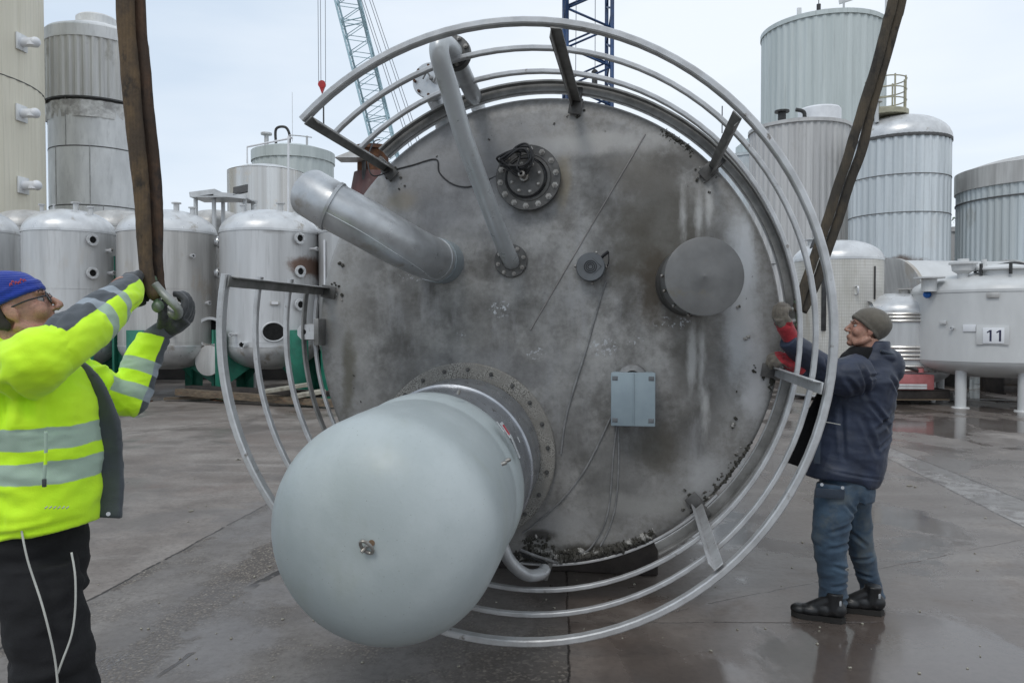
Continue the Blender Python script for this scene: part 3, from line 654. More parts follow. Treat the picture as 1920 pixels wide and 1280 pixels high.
# half-pipe coil tank
r, C, R, zt, zb = vessel('coil_tank', 'squat steel tank wrapped in horizontal heating coils, beside the numbered tank', 1592, 1785, 16.6, 583, 697, .38, .35, M_steel, M_steel_head, None, 'tank')
for py in (588, 594, 601, 651, 658, 666, 673, 687, 695):
    z = P(1690, py, C.y-R).z; m = MB(); m.lathe([(R, z-.035), (R+.035, z-.02), (R+.045, z), (R+.035, z+.02), (R, z+.035)], n=64, caps=False); m.build('coil', M_shiny, r)
noz(r, -.05, -.3, zt+.36, .1, .10, 1.7, M_steel_dirty); noz(r, -.75, -.2, zt+.26, .14, .08, 1.6)
m = MB(); m.lathe([(.0, 0), (.12, .01), (.13, .1)], (-.9, -.5, zt+.05), (-.7, -.6, .5), 20, False); m.build('side_port', M_steel, r)
for a in (-2.2, -.9, .6, 2.2):
    m = MB(); m.cyl((R*.7*math.cos(a), R*.7*math.sin(a), 0), (R*.7*math.cos(a), R*.7*math.sin(a), zb-.1), .07, 12); m.build('leg', M_steel_dirty, r)
# horizontal tank
c0 = P(1668, 588, 20.5); ax = Vector((math.cos(rad(8)), math.sin(rad(8)), 0)); Rh = 1.42
r = empty('lying_tank', (c0.x+4, c0.y+.6, 0), 'horizontal white steel tank lying behind the numbered tank, its dished end facing left', 'tank')
m = MB(); m.lathe([(Rh, 0), (Rh, 8.5), (Rh*.9, 8.8), (0, 9.1)], c0, ax, 72, False); child(r, m, 'shell', M_paint_grey)
m = MB(); m.lathe([(Rh+.02, .1), (Rh+.05, .1), (Rh+.05, 0), (Rh-.04, 0), (Rh*.6, .10), (0, .22)], c0, ax, 72, False); child(r, m, 'end_plate', M_steel_dirty)
m = MB(); m.lathe([(Rh+.0, 0), (Rh+.05, 0), (Rh+.05, .12), (Rh, .12)], c0+ax*3.4, ax, 72, False); child(r, m, 'band', M_steel_dirty)
for t in (1.5, 6.5):
    m = MB(); q = c0+ax*t; m.box((q.x, q.y, (q.z-Rh)/2+.15), (.3, 2.2, q.z-Rh+.3), None, .02); child(r, m, 'saddle', M_dark)
# tank numbered 11
r, C, R, zt, zb = vessel('numbered_tank', 'light grey painted tank on tubular legs with a white number 11 plate', 1706, 2052, 15.6, 542, 680, .40, .36, M_paint_grey, M_paint_grey, None, 'tank')
T11 = (C, R)
for a in (-1.78, -2.62, -.9, .3, 2.0, -.3):
    rl = R*.80; m = MB(); m.cyl((rl*math.cos(a), rl*math.sin(a), 0), (rl*math.cos(a), rl*math.sin(a), zb-.02), .10, 20); lg = m.build('leg', M_paint_grey, r)
    m = MB(); m.lathe([(.16, 0), (.15, .02), (.10, .02)], org=(rl*math.cos(a), rl*math.sin(a), 0), n=20, caps=False); f = m.build('foot_plate', M_paint_grey, r); f.parent = lg
def onT(px, py, wd, ht, name, mat, t=.02, par=None):
    p, n = hit(px, py, C, R); M = Matrix((Vector((-n.y, n.x, 0)), n, Vector((0, 0, 1)))).transposed(); m = MB(); m.box(p+n*t, (wd, .02, ht), M, .004); return child(r, m, name, mat, par=par), p, n, M
bp, p, n, M = onT(1861, 628, .52, .36, 'plate_backing', M_paint_grey, .012)
bp, p, n, M = onT(1863, 629, .34, .29, 'number_plate', M_white, .027)
ex = Vector((-n.y, n.x, 0)); ez = Vector((0, 0, 1))
if ex.x < 0: ex = -ex
for dx in (-.075, .075):
    m = MB(); c_ = p+n*.040+ex*dx
    pts2 = [(-.03, .105-.035), (-.03, .045), (.012, .07), (.012, -.105), (.045, -.105), (.045, .105), (.018, .105)]
    vs = [c_+ex*a+ez*b for a, b in pts2]+[c_+ex*a+ez*b-n*.006 for a, b in pts2]; k = len(pts2)
    m.add(vs, [list(range(k)), list(range(2*k-1, k-1, -1))]+[(i, (i+1) % k, k+(i+1) % k, k+i) for i in range(k)]); child(r, m, 'digit', M_ink, par=bp)
onT(1862, 553, .20, .10, 'type_plate', M_steel_dirty, .03); onT(1770, 604, .14, .07, 'bracket', M_paint_grey, .04); onT(1818, 615, .22, .13, 'faded_label', M_white, .012)
port(r, *hit(1787, 615, C, R), ro=.03, ri=.02, l=.04, hole=False, name='sensor_stub')
tops = P(1855, 508, C.y-.3); tx, ty = tops.x-C.x, -.75
m = MB(); m.lathe([(.42, zt+.22), (.42, zt+.40), (.50, zt+.40), (.50, zt+.43), (.42, zt+.47), (.2, zt+.51), (0, zt+.52)], org=(tx, ty, 0), n=40, caps=False); mh = m.build('manhole', M_paint_grey, r)
for a in range(0, 360, 60):
    m = MB(); q = Vector((tx+.5*math.cos(rad(a+10)), ty+.5*math.sin(rad(a+10)), zt+.40)); m.cyl(q-Vector((0, 0, .1)), q+Vector((0, 0, .12)), .03, 8); b_ = m.build('clamp_bolt', M_dark, r); b_.parent = mh
q = P(1806, 495, C.y-.6)-C; m = MB(); m.lathe([(.10, zt+.1), (.10, zt+.34), (.19, zt+.40), (.21, zt+.52), (.25, zt+.52), (.25, zt+.56), (.1, zt+.58), (.1, zt+.63), (0, zt+.63)], org=(q.x, q.y, 0), n=28, caps=False); m.tube([(q.x+.2, q.y, zt+.47), (q.x+.40, q.y, zt+.46), (q.x+.40, q.y, zt+.62)], .05); m.build('relief_valve', M_paint_grey, r)
m = MB(); m.lathe([(.14, zt+.0), (.14, zt+.26), (.28, zt+.26), (.28, zt+.29), (0, zt+.29)], org=(q.x-.55, q.y+.2, 0), n=28, caps=False); m.build('nozzle', M_paint_grey, r)
m = MB(); m.tube([(tx+.2, ty+.6, zt+.52), (tx+.5, ty+.3, zt+.55), (tx+.9, ty+.1, zt+.32), (tx+1.1, ty-.2, zt+.22)], .035); m.build('hose', M_dark, r)
m = MB(); m.ell((-R-.02, -.3, zt-.05), .075); m.build('blue_cap', M_bluecap, r)
# pallet with pink machine
g0 = G(1740, 757); r = empty('pallet', (g0.x-.35, g0.y+.2, 0), 'dark wet wooden pallet under the faded red machine', 'pallet')
for i in range(5): m = MB(); m.box((0, -.4+i*.2, .30), (1.3, .14, .025), None, .004); m.build('top_board', M_darkwood, r)
for y in (-.42, 0, .42):
    m = MB(); m.box((0, y, .16+.05), (1.3, .10, .15), None, .004)
    m.build('stringer', M_darkwood, r)
    m = MB(); m.box((0, y, .115), (1.28, .1, .02)); m.build('bottom_board', M_wood, r)
r2 = empty('red_machine', (g0.x-.62, g0.y+.15, .315), 'faded red steel machine body lying on the dark pallet', 'machine')
m = MB(); m.box((.22, -.2, .15), (.72, .5, .30), None, .01); m.build('housing', M_pink, r2)
m = MB(); m.add([(-.6, -.3, .02), (-.1, -.3, .02), (-.1, -.3, .35), (-.5, -.3, .42), (-.6, .3, .02), (-.1, .3, .02), (-.1, .3, .35), (-.5, .3, .42)], [(0, 1, 2, 3), (7, 6, 5, 4), (0, 4, 5, 1), (1, 5, 6, 2), (2, 6, 7, 3), (3, 7, 4, 0)]); m.build('side_frame', M_pink, r2)
m = MB(); m.tube([(-.25, -.15, .40), (.05, -.3, .44), (.3, -.3, .38), (.42, -.3, .37)], .03); m.build('hose', M_dark, r2)
m = MB(); m.cyl((.38, -.3, .34), (.38, -.3, .42), .06); m.build('cap', M_pink, r2)
gp = g0+Vector((-1.0, -.35, 0)); m = MB()
for k in (0, .055): m.bar(gp+Vector((-.3, 0, .36+k)), gp+Vector((.75, -.05, .36+k)), .05, .045, bev=.004)
o = m.build('square_tube', M_steel, at=gp+Vector((.2, 0, .34))); tag(o, 'two welded square steel tubes resting on the pallet edge before the red machine', 'steel tube')
g1 = G(1800, 752); r = empty('valve_fitting', (g1.x, g1.y, 0), 'small dirty pipe fitting with thin rod lying under the numbered tank', 'fitting')
m = MB(); m.cyl((-.2, 0, .1), (-.05, 0, .1), .1, 12); m.cyl((-.05, 0, .1), (.1, 0, .12), .06, 12); m.cyl((.1, 0, .12), (.16, 0, .12), .1, 12); m.build('body', M_steel_dirty, r)
m = MB(); m.cyl((.1, 0, .05), (1.5, -.15, .03), .012, 6); m.build('rod', M_steel_dirty, r)
g2 = P(1895, 600, 17.5); 
for i, (px, lab) in enumerate(((1905, 'crate in shadow under the numbered tank, near the right edge'), (1700, 'dark crate in shadow under the coil tank'))):
    q = P(px, 600, 18.2); r = empty('dark_crate', (q.x, q.y, 0), lab, 'crate', 'crates stored in the shade under the tanks')
    m = MB()
    for k in range(4): m.box((0, -.45, .12+k*.2), (1.1, .03, .15), None, .004)
    m.build('front_slats', M_darkwood, r); m = MB()
    for k in (-.5, .5): m.box((k, 0, .4), (.04, .86, .8), None, .004)
    m.box((0, .45, .4), (1.1, .03, .8)); m.build('side_panels', M_darkwood, r)
# ---------------------------------------------------------------- cranes
def lattice(m, a, b, wd, nb, ch=.06, lc=.03, up=(0, 1, 0), taper=None):
    a, b = Vector(a), Vector(b); t = (b-a).normalized(); y = Vector(up).cross(t).normalized(); z = t.cross(y)
    def c(k, i):
        f = taper(k) if taper else 1
        s1, s2 = ((-1, -1), (1, -1), (1, 1), (-1, 1))[i % 4]; return a+(b-a)*k+y*s1*wd/2*f+z*s2*wd/2*f
    for k in range(nb):
        for i in range(4):
            m.bar(c(k/nb, i), c((k+1)/nb, i), ch)
            m.bar(c(k/nb, i), c((k+.5)/nb, i+1), lc); m.bar(c((k+.5)/nb, i+1), c((k+1)/nb, i), lc)
        if k % 6 == 0:
            for i in range(4): m.bar(c(k/nb, i), c(k/nb, i+1), lc*1.5)
Yc = 60
top = P(598, -215, Yc); low = P(792, 560, Yc+6)
r = empty('lattice_crane', (low.x, low.y, 0), 'pale cyan lattice crane boom leaning left with a hanging red hook', 'crane')
m = MB(); lattice(m, low, top, 1.75, 26, .12, .045); child(r, m, 'boom', M_crane_cyan, 0)
m = MB(); m.box((low.x+1.5, low.y, 1.6), (5, 3, 2.2), None, .1); m.box((low.x+1.5, low.y, .45), (6, 4, .8), None, .2); child(r, m, 'carriage', M_crane_cyan)
m = MB()
for k in (.0, .3, .9, 1.2): m.bar(top+Vector((k*.6+.4, 0, 0)), P(790+k*20, 345, Yc+4), .035)
child(r, m, 'pendant_ropes', M_rope)
hk = P(604, 160, Yc); m = MB()
for dx in (-.30, -.1, .30): m.bar((hk.x+dx, hk.y, top.z), (hk.x+dx*.9, hk.y, hk.z+.2), .035)
child(r, m, 'hoist_rope', M_rope)
m = MB(); m.lathe([(0, -.15), (.30, -.12), (.28, .12), (0, .15)], (hk.x, hk.y, hk.z+.05), (0, 1, 0), 20, False); m.add([hk+Vector(q) for q in [(-.28, -.1, .05), (.28, -.1, .05), (0, -.1, -.7), (-.28, .1, .05), (.28, .1, .05), (0, .1, -.7)]], [(0, 1, 2), (5, 4, 3), (0, 3, 4, 1), (1, 4, 5, 2), (2, 5, 3, 0)]); child(r, m, 'hook_block', M_red)
m = MB(); m.bar(hk+Vector((0, 0, -.7)), hk+Vector((.1, 0, -1.5)), .09); m.bar(hk+Vector((.1, 0, -1.5)), hk+Vector((.1, 0, -3.7)), .10); child(r, m, 'hook', M_dark)
Yd = 38; b0 = P(1100, 600, Yd)
r = empty('blue_mast', (b0.x, b0.y, 0), 'dark blue lattice mast rising behind the top of the lying tank', 'crane')
m = MB(); lattice(m, (b0.x, b0.y, 0), (b0.x, b0.y, 24), 2.15, 13, .17, .08, up=(0, 1, 0)); child(r, m, 'mast', M_crane_blue, 0)
m = MB(); a = P(1060, 163, Yd-1.2); m.bar(a, P(1142, 174, Yd-1.2), .25, .3); child(r, m, 'cross_beam', M_crane_blue)
m = MB(); a = P(1116, 20, Yd); m.bar((a.x, a.y, 24), (a.x, a.y, P(1116, 128, Yd).z), .03); m.bar((a.x-.9, a.y, 24), (a.x-.95, a.y, 14), .03); child(r, m, 'hoist_rope', M_rope)
m = MB(); a = P(1115, 130, Yd); m.lathe([(.05, 0), (.16, -.1), (.16, -.25), (.08, -.35), (.14, -.5), (.14, -.8), (.2, -1.0), (.12, -1.15)], a, n=12); child(r, m, 'hook_weight', M_dark)

# grit and flakes scattered on the concrete
rr = random.Random(21); m = MB()
for _ in range(150):
    q = G(rr.uniform(150, 1900), rr.uniform(780, 1270)); k = rr.uniform(.002, .007)
    m.box((q.x, q.y, k*.6), (k*2.2, k*1.6, k), Matrix.Rotation(rr.uniform(0, 6), 3, 'Z') @ Matrix.Rotation(rr.uniform(-.4, .4), 3, 'X'))
for (a, b, k) in ((452, 862, .05), (360, 958, .02), (1300, 815, .03), (1708, 912, .035)):
    q = G(a, b)
    for t in range(3): m.box((q.x+rr.uniform(-k, k), q.y+rr.uniform(-k, k), .006), (k, k*.6, .006), Matrix.Rotation(rr.uniform(0, 6), 3, 'Z'))
o = m.build('ground_grit', M_wood_pale, None, 0); tag(o, 'small pale grit and flakes scattered over the wet concrete', 'grit', kind='stuff')
# ================================================================ the big lying tank, its top facing the camera
DC = P(1011, 622, 4.45); YAW = rad(9.4); TR = 1.345
AX = Vector((math.sin(YAW), math.cos(YAW), 0)); EX = Vector((math.cos(YAW), -math.sin(YAW), 0)); ZC = DC.z
tank = empty('storage_tank', (DC.x, DC.y, 0), 'huge grey tank lying on its side, railed round top and pale dome facing the camera', 'tank', rz=-YAW)
def toL(p): q = p-Vector((DC.x, DC.y, 0)); return Vector((q.dot(EX), q.dot(AX), q.z))
def L(px, py, h=0.0):
    d = ray(px, py); o = DC-AX*h; t = (o-CAM).dot(AX)/d.dot(AX); return toL(CAM+d*t)
def W(p): return Vector((DC.x, DC.y, 0))+EX*p.x+AX*p.y+Vector((0, 0, p.z))
def hity(px, py, cx, cz, R):         # hit a cylinder whose axis is the tank's axis
    o = toL(CAM); d_ = ray(px, py); d = Vector((d_.dot(EX), d_.dot(AX), d_.z))
    ox, oz = o.x-cx, o.z-cz; a = d.x**2+d.z**2; b = 2*(ox*d.x+oz*d.z); c = ox*ox+oz*oz-R*R; q = b*b-4*a*c
    t = (-b-math.sqrt(max(q, 0)))/(2*a); p = o+d*t; return p, Vector((p.x-cx, 0, p.z-cz)).normalized()
def HY(r): return .05*(1-(r/TR)**2)           # slight bulge of the head
CN = Vector((0, 0, ZC)); NA = Vector((0, -1, 0))
# --- materials
def head_material():
    s = NT('weathered_tank_head'); v = s.xyz()
    n1 = s.noise(1.6, 6, .65); n2 = s.noise(5, 6, .68, off=(3, 0, 1)); n3 = s.noise(30, 4, .7); n4 = s.noise(3, 6, .7, (2.2, 1, .5), off=(1, 5, 2))
    c = s.mix(s.step(n1, .36, .64), (.150, .146, .140), (.35, .343, .33))
    c = s.mix(s.step(n2, .40, .72, 0, .8), c, (.085, .080, .072))
    c = s.mix(s.step(n4, .50, .72, 0, .6), c, (.30, .30, .305))
    c = s.mix(s.step(n3, .45, .75, 0, .3), c, (.075, .07, .065))
    # limescale ring near the rim
    dx = v[0]; dz = s.math('SUBTRACT', v[2], ZC); rr = s.math('SQRT', s.math('ADD', s.math('MULTIPLY', dx, dx), s.math('MULTIPLY', dz, dz)))
    rr = s.math('ADD', rr, s.math('MULTIPLY', s.math('SUBTRACT', n2, .5), .45))
    c = s.mix(s.step(rr, 1.02, 1.22, 0, .65), c, s.mix(s.step(n3, .35, .65), (.26, .25, .235), (.36, .355, .345)))
    dn1 = s.math('MULTIPLY', s.math('SUBTRACT', s.noise(4, 6, .7, off=(8, 8, 8)), .5), 1.7)
    def smudge(px, py, rx, ry, col, k=.8, lo=.3, hi=1.0, wob=None):
        nonlocal c
        q = L(px, py, .04); e = s.math('DIVIDE', s.math('SUBTRACT', v[0], q.x), rx/325); g_ = s.math('DIVIDE', s.math('SUBTRACT', v[2], q.z), ry/325)
        d = s.math('SQRT', s.math('ADD', s.math('MULTIPLY', e, e), s.math('MULTIPLY', g_, g_)))
        d = s.math('ADD', d, wob if wob is not None else dn1); c = s.mix(s.step(d, lo, hi, k, 0), c, col)
    brown = (.080, .071, .055); ochre = (.22, .17, .085); pale = (.40, .40, .40); dark = (.065, .06, .055)
    smudge(1240, 440, 105, 160, brown, .80, .35, 1.2); smudge(1180, 470, 60, 60, brown, .5); smudge(1225, 540, 45, 95, (.065, .05, .033), .8); smudge(1200, 330, 120, 60, (.15, .14, .125), .7)
    smudge(750, 375, 45, 30, ochre, .6); smudge(1055, 340, 22, 70, ochre, .55); smudge(1230, 850, 60, 70, brown, .7); smudge(1110, 265, 170, 30, (.40, .39, .375), .8)
    smudge(905, 340, 60, 40, dark, .5); smudge(1300, 640, 70, 160, (.11, .10, .085), .6); smudge(1150, 900, 90, 110, (.12, .118, .112), .6)
    smudge(1390, 560, 40, 190, (.46, .465, .47), .85); smudge(1420, 700, 30, 120, (.50, .50, .51), .8); smudge(1330, 900, 60, 60, (.42, .42, .42), .6); smudge(1230, 950, 160, 30, (.33, .325, .31), .65)
    smudge(650, 700, 22, 110, (.10, .09, .06), .7); smudge(625, 560, 24, 170, (.35, .34, .325), .65); smudge(1290, 300, 70, 45, (.09, .082, .072), .7)
    smudge(860, 330, 260, 200, (.21, .215, .23), .4); smudge(930, 690, 180, 60, (.15, .15, .155), .5); smudge(1060, 980, 70, 40, pale, .4)
    smudge(1010, 1005, 40, 14, dark, .9); smudge(1130, 1035, 140, 16, (.06, .055, .045), .9)
    wig = s.math('MULTIPLY', s.math('SUBTRACT', s.noise(9, 4, .7, (1, 1, .35)), .5), 2.2)
    for (a, b, h_) in ((1311, 405, 52), (1282, 400, 60), (1330, 380, 45), (1317, 680, 90), (1298, 670, 70), (1322, 760, 60)): smudge(a, b, 10, h_*1.15, (.52, .515, .50), .72, .0, 1.15, wig)
    smudge(1400, 480, 20, 110, (.50, .51, .52), .8, .2, .9, wig); smudge(1385, 640, 22, 120, (.46, .47, .48), .65, .2, .9, wig)
    # splashes of paint / scuffs
    sp = s.noise(38, 5, .75, off=(2, 2, 9))
    for (a, b, rx, ry) in ((940, 580, 22, 16), (1130, 650, 26, 18), (1005, 662, 18, 12), (1260, 605, 34, 12), (910, 272, 16, 5), (860, 630, 14, 8), (770, 520, 30, 8), (1195, 640, 20, 10)):
        q = L(a, b, .04); e = s.math('DIVIDE', s.math('SUBTRACT', v[0], q.x), rx/325); g_ = s.math('DIVIDE', s.math('SUBTRACT', v[2], q.z), ry/325)
        d = s.math('ADD', s.math('MULTIPLY', e, e), s.math('MULTIPLY', g_, g_)); k = s.math('MULTIPLY', s.step(d, .6, 1.3, 1, 0), s.step(sp, .55, .60)); c = s.mix(k, c, (.45, .46, .48))
    r = s.lin(n2, .3, .7, .34, .62)
    hh = s.math('ADD', s.math('MULTIPLY', n3, .5), n2)
    return s.fin(c, r, .35, s.bump(hh, .35, .006))
M_head = head_material()
M_rail = plain('galvanised_rail', (.56, .565, .57), (.42, .42, .42), 9, .38, .45, .15, c3=(.20, .18, .16), c3s=14, c3t=(.62, .72))
M_rail_d = plain('dull_galvanised', (.27, .265, .255), (.15, .148, .14), 8, .5, .45, .2)
M_grp = NT('fibreglass_cover'); s = M_grp
a_ = s.noise(2.2, 5, .6); b_ = s.noise(55, 4, .7); c_ = s.vor(46)
col = s.mix(s.step(a_, .35, .65), (.38, .425, .43), (.445, .49, .495)); col = s.mix(s.step(b_, .55, .75, 0, .30), col, (.32, .345, .34))
col = s.mix(s.math('MULTIPLY', s.step(c_.outputs['Distance'], .04, .09, 1, 0), s.step(s.noise(4, 3, .6, off=(1, 1, 7)), .46, .54)), col, (.14, .14, .115))
col = s.mix(s.step(s.noise(1.3, 5, .7, (1, 1, .6), off=(6, 3, 1)), .48, .68, 0, .5), col, (.33, .36, .31))
s.wv = s.noise(7, 5, .7, off=(0, 4, 4)); M_grp = s.fin(col, s.lin(s.wv, .3, .7, .33, .52), 0, s.bump(s.math('ADD', b_, s.math('MULTIPLY', s.wv, .9)), .16, .005))
M_alu = plain('aluminium_collar', (.42, .44, .47), (.30, .31, .33), 7, .32, .75, .1, c3=(.20, .20, .20), c3s=16, c3t=(.62, .7))
M_pipe = plain('zinc_pipe', (.54, .555, .565), (.40, .41, .42), 6, .36, .6, .1, c3=(.36, .34, .31), c3s=5)
M_whitepipe = plain('pale_pipe', (.50, .52, .53), (.42, .44, .45), 5, .34, .3, .08, c3=(.36, .37, .36), c3s=6)
M_flange = plain('dark_flange', (.14, .135, .13), (.07, .07, .068), 10, .55, .5, .3)
M_flange2 = NT('crusted_flange'); s = M_flange2
v1 = s.vor(150); v2 = s.noise(6, 6, .7); M_flange2 = s.fin(s.mix(s.math('MULTIPLY', s.step(v1.outputs['Distance'], .25, .55, 1, 0), s.step(v2, .40, .62)), s.mix(s.step(v2, .35, .65), (.19, .18, .162), (.30, .29, .268)), (.04, .035, .025)), .7, .2, s.bump(s.noise(60, 4, .7), .5, .006))
M_bolt = plain('bolt_zinc', (.38, .37, .35), (.22, .20, .18), 20, .4, .7, .1)
M_plastic = plain('grey_plastic', (.13, .14, .15), (.10, .105, .11), 8, .5, 0, .1)
M_lid = plain('zinc_lid', (.185, .184, .182), (.13, .13, .128), 5, .55, .15, .15, c3=(.16, .15, .13), c3s=6)
M_box = plain('blue_grey_plastic', (.26, .32, .35), (.21, .26, .29), 5, .42, 0, .08)
M_sleeve = plain('grey_sleeve', (.30, .34, .36), (.24, .27, .29), 6, .45, .2)
M_rubber = plain('black_cable', (.018, .018, .02), rough=.45)
M_cable = plain('grey_cable', (.24, .24, .24), (.14, .14, .14), 14, .6)
M_moss = plain('dirt_and_moss', (.085, .08, .07), (.028, .027, .02), 26, .95, 0, 1, c3=(.34, .33, .31), c3s=14, c3t=(.52, .60), bd=.012)
M_weld = plain('pale_weld', (.30, .28, .27), rough=.5, metal=.3)
M_sticker = plain('white_sticker', (.55, .57, .58), rough=.4); M_stred = plain('red_sticker', (.45, .05, .07), rough=.4)
M_rustring = plain('rusty_ring', (.20, .13, .08), (.12, .08, .05), 20, .8)
# --- shell and head
m = MB(); prof = [(0, HY(0))]+[(TR*k/14, HY(TR*k/14)) for k in range(1, 14)]+[(TR*.985, .004), (TR, -.012), (TR+.004, -.04), (TR, -.07), (TR-.01, -.09)]
m.lathe(prof[::-1], CN, NA, 160, False, rf=lambda a, r, t: r); head = m.build('round_head', M_head, tank, 60)
m = MB(); m.lathe([(TR-.012, -6.2), (TR-.012, -.06)], CN, NA, 96, False); m.lathe([(0, -6.5), (TR*.6, -6.45), (TR*.93, -6.32), (TR-.012, -6.2)], CN, NA, 96, False)
m.build('cylindrical_shell', M_steel_dirty, tank)
for t in (-1.5, -3.1, -4.7): m = MB(); m.lathe([(TR-.012, t), (TR+.012, t), (TR+.012, t+.05), (TR-.012, t+.05)], CN, NA, 96, False); m.build('stiffener_band', M_steel_dirty, tank)
m = MB(); a, b = L(1210, 252, 0), L(997, 618, 0)
def onh(q, up=.004): return Vector((q.x, -HY(min(TR, math.hypot(q.x, q.z-ZC)))-up, q.z))
m.tube([onh(a.lerp(b, k/8)) for k in range(9)], .0035, 6, smooth=False); m.build('weld_seam', M_weld, tank)
# --- railings
def ang(px, py, h): q = L(px, py, h); return math.atan2(q.z-ZC, q.x)
def arcp(a0, a1, r, h, n=90): return [Vector((r*math.cos(a0+(a1-a0)*i/n), -h, ZC+r*math.sin(a0+(a1-a0)*i/n))) for i in range(n+1)]
def rail(h, wr, wt, a0, a1, name, r=TR+.015, mat=None):
    pts = arcp(a0, a1, r, h); b = min(wr, wt)*.18
    sec = [(-wr/2+b, -wt/2), (wr/2-b, -wt/2), (wr/2, -wt/2+b), (wr/2, wt/2-b), (wr/2-b, wt/2), (-wr/2+b, wt/2), (-wr/2, wt/2-b), (-wr/2, -wt/2+b)]
    m = MB(); m.sweep(pts, sec, nrm=lambda i: (pts[i]-Vector((0, pts[i].y, ZC)))); return m.build(name, mat or M_rail, tank, 25)
H1, H2, H3 = 1.09, .765, .42
A1 = ang(568, 226, H1); B1 = -2*math.pi+ang(415, 512, H1)
rail(H1, .030, .050, A1, B1, 'top_rail')
rail(H2, .022, .034, ang(617, 256, H2), -2*math.pi+ang(480, 517, H2), 'middle_rail')
rail(H3, .022, .034, ang(665, 281, H3), -2*math.pi+ang(541, 522, H3), 'middle_rail')
aL = ang(720, 288, .05); aE = ang(1228, 1022, .05)
rail(.075, .012, .050, aL, aE, 'toe_ring', TR+.068, M_rail_d); rail(.03, .05, .012, aL, aE, 'toe_ring_flange', TR+.05, M_rail_d); rail(.0, .016, .03, aL, aE, 'toe_ring_inner', TR+.030, M_rail)
aL2 = ang(590, 545, .05); aE2 = ang(640, 850, .05)
if aE2 < 0: aE2 += 2*math.pi
rail(.075, .012, .050, aL2, aE2, 'toe_ring', TR+.068, M_rail_d); rail(.0, .016, .03, aL2, aE2, 'toe_ring_inner', TR+.030, M_rail)
POSTS = [(730, 320), (1083, 184), (1333, 318), (1440, 694), (1304, 940), (800, 1010), (616, 547)]
for i, (px, py) in enumerate(POSTS):
    a = ang(px, py, .0); d = Vector((math.cos(a), 0, math.sin(a))); t = Vector((-d.z, 0, d.x)); sg = 1 if i % 2 else -1
    r0 = TR-.018; c = CN+d*r0
    m = MB(); M = Matrix((t, Vector((0, 1, 0)), d)).transposed()
    m.box(c+Vector((0, -.56, 0)), (.050, 1.12, .007), M, .002); m.box(c+t*.023*sg+Vector((0, -.55, 0))+d*-.018, (.006, 1.10, .036), M, .002)
    p = m.build('post', M_rail if i in (3, 4, 5) else M_rail_d, tank)
    m = MB(); m.box(c+Vector((0, -.03, 0))-d*.03, (.075, .010, .09), M, .003); m.box(c+Vector((0, -.02, 0))+d*.035, (.05, .05, .08), M, .003); m.build('foot_bracket', M_flange, tank).parent = p
    m = MB(); rr = random.Random(i+40)
    for _ in range(10): q = onh(Vector((c.x-d.x*rr.uniform(0, .12)+t.x*rr.uniform(-.06, .06), 0, c.z-d.z*rr.uniform(0, .12)+t.z*rr.uniform(-.06, .06)))); k = rr.uniform(.006, .018); m.box(q, (k, k*.6, k*1.2), Matrix.Rotation(rr.uniform(0, 6), 3, 'Y'), k*.2)
    m.build('dirt_clump', M_moss, tank, 0).parent = p
rail(-.005, .014, .02, ang(1330, 915, 0), ang(960, 1062, 0), 'rim_strip', TR+.012, M_rail)
# --- helper: bolt circle
def bolts(par, c, r, h, n, rb=.011, th=.016, a0=0, mat=None):
    for k in range(n):
        a = a0+2*math.pi*k/n; q = Vector((c.x+r*math.cos(a), -h, c.z+r*math.sin(a))); m = MB()
        m.lathe([(rb*1.5, 0), (rb*1.5, .003), (rb, .003), (rb, th), (rb*.55, th), (rb*.5, th+.008), (0, th+.008)], q, NA, 6, False)
        b = m.build('bolt', mat or M_bolt, tank); b.parent = par
def part(par, mb, name, mat, a=35): o = mb.build(name, mat, tank, a); o.parent = par or tank; return o
# --- motor cover (large white fibreglass dome)
NC = Vector((-.030, -1, -.072)).normalized()
cc = L(873, 849, 0.03); CX = Vector((cc.x, 0, cc.z))
m = MB(); m.lathe([(.30, .02), (.525, .02), (.532, .03), (.532, .055), (.525, .062), (.44, .062)], CX, NA, 96, False); fl = m.build('cover_flange', M_flange2, tank); bolts(fl, CX, .492, .062, 22, .009, .012, .1, M_flange)
m = MB(); m.lathe([(.450, .06), (.450, .34), (.460, .345), (.460, .365), (.450, .37), (.448, .74), (.44, .76)], CX, NC, 96, False); col_ = m.build('collar', M_alu, tank)
m = MB(); prof = [(.448, .70), (.466, .70), (.474, .712), (.477, .76), (.475, .85), (.468, .87), (.466, .89), (.472, .915), (.480, 1.02), (.485, 1.18), (.487, 1.33)]
prof += [(.487*math.cos(a)**.78, 1.33+.34*math.sin(a)**.92) for a in [rad(k*3.6) for k in range(1, 25)]]+[(0, 1.67)]
m.lathe(prof, CX, NC, 128, False); cov = m.build('domed_cover', M_grp, tank, 50)
tip = L(701, 1014, 1.645); ec = Vector((tip.x, 0, tip.z)); th_ = 1.652
m = MB(); m.lathe([(.036, -.03), (.036, .004), (.014, .006), (.012, .02), (0, .02)], ec+NA*th_, NA, 24, False); part(cov, m, 'washer', M_rustring)
m = MB(); e0 = ec+NA*(th_+.04)+Vector((-.012, 0, -.010)); m.tube([e0+Vector((-.020*math.sin(x)-.010*math.cos(x), -.022*math.cos(x)*.6, .026*math.cos(x)))*1.0 for x in [2*math.pi*i/16 for i in range(16)]], .0065, 8, closed=True, smooth=False)
m.tube([e0+Vector((0, .045, 0)), e0+Vector((-.004, .015, 0)), e0+Vector((-.018, -.005, -.018))], .007, 8); part(cov, m, 'eye_bolt', M_bolt)
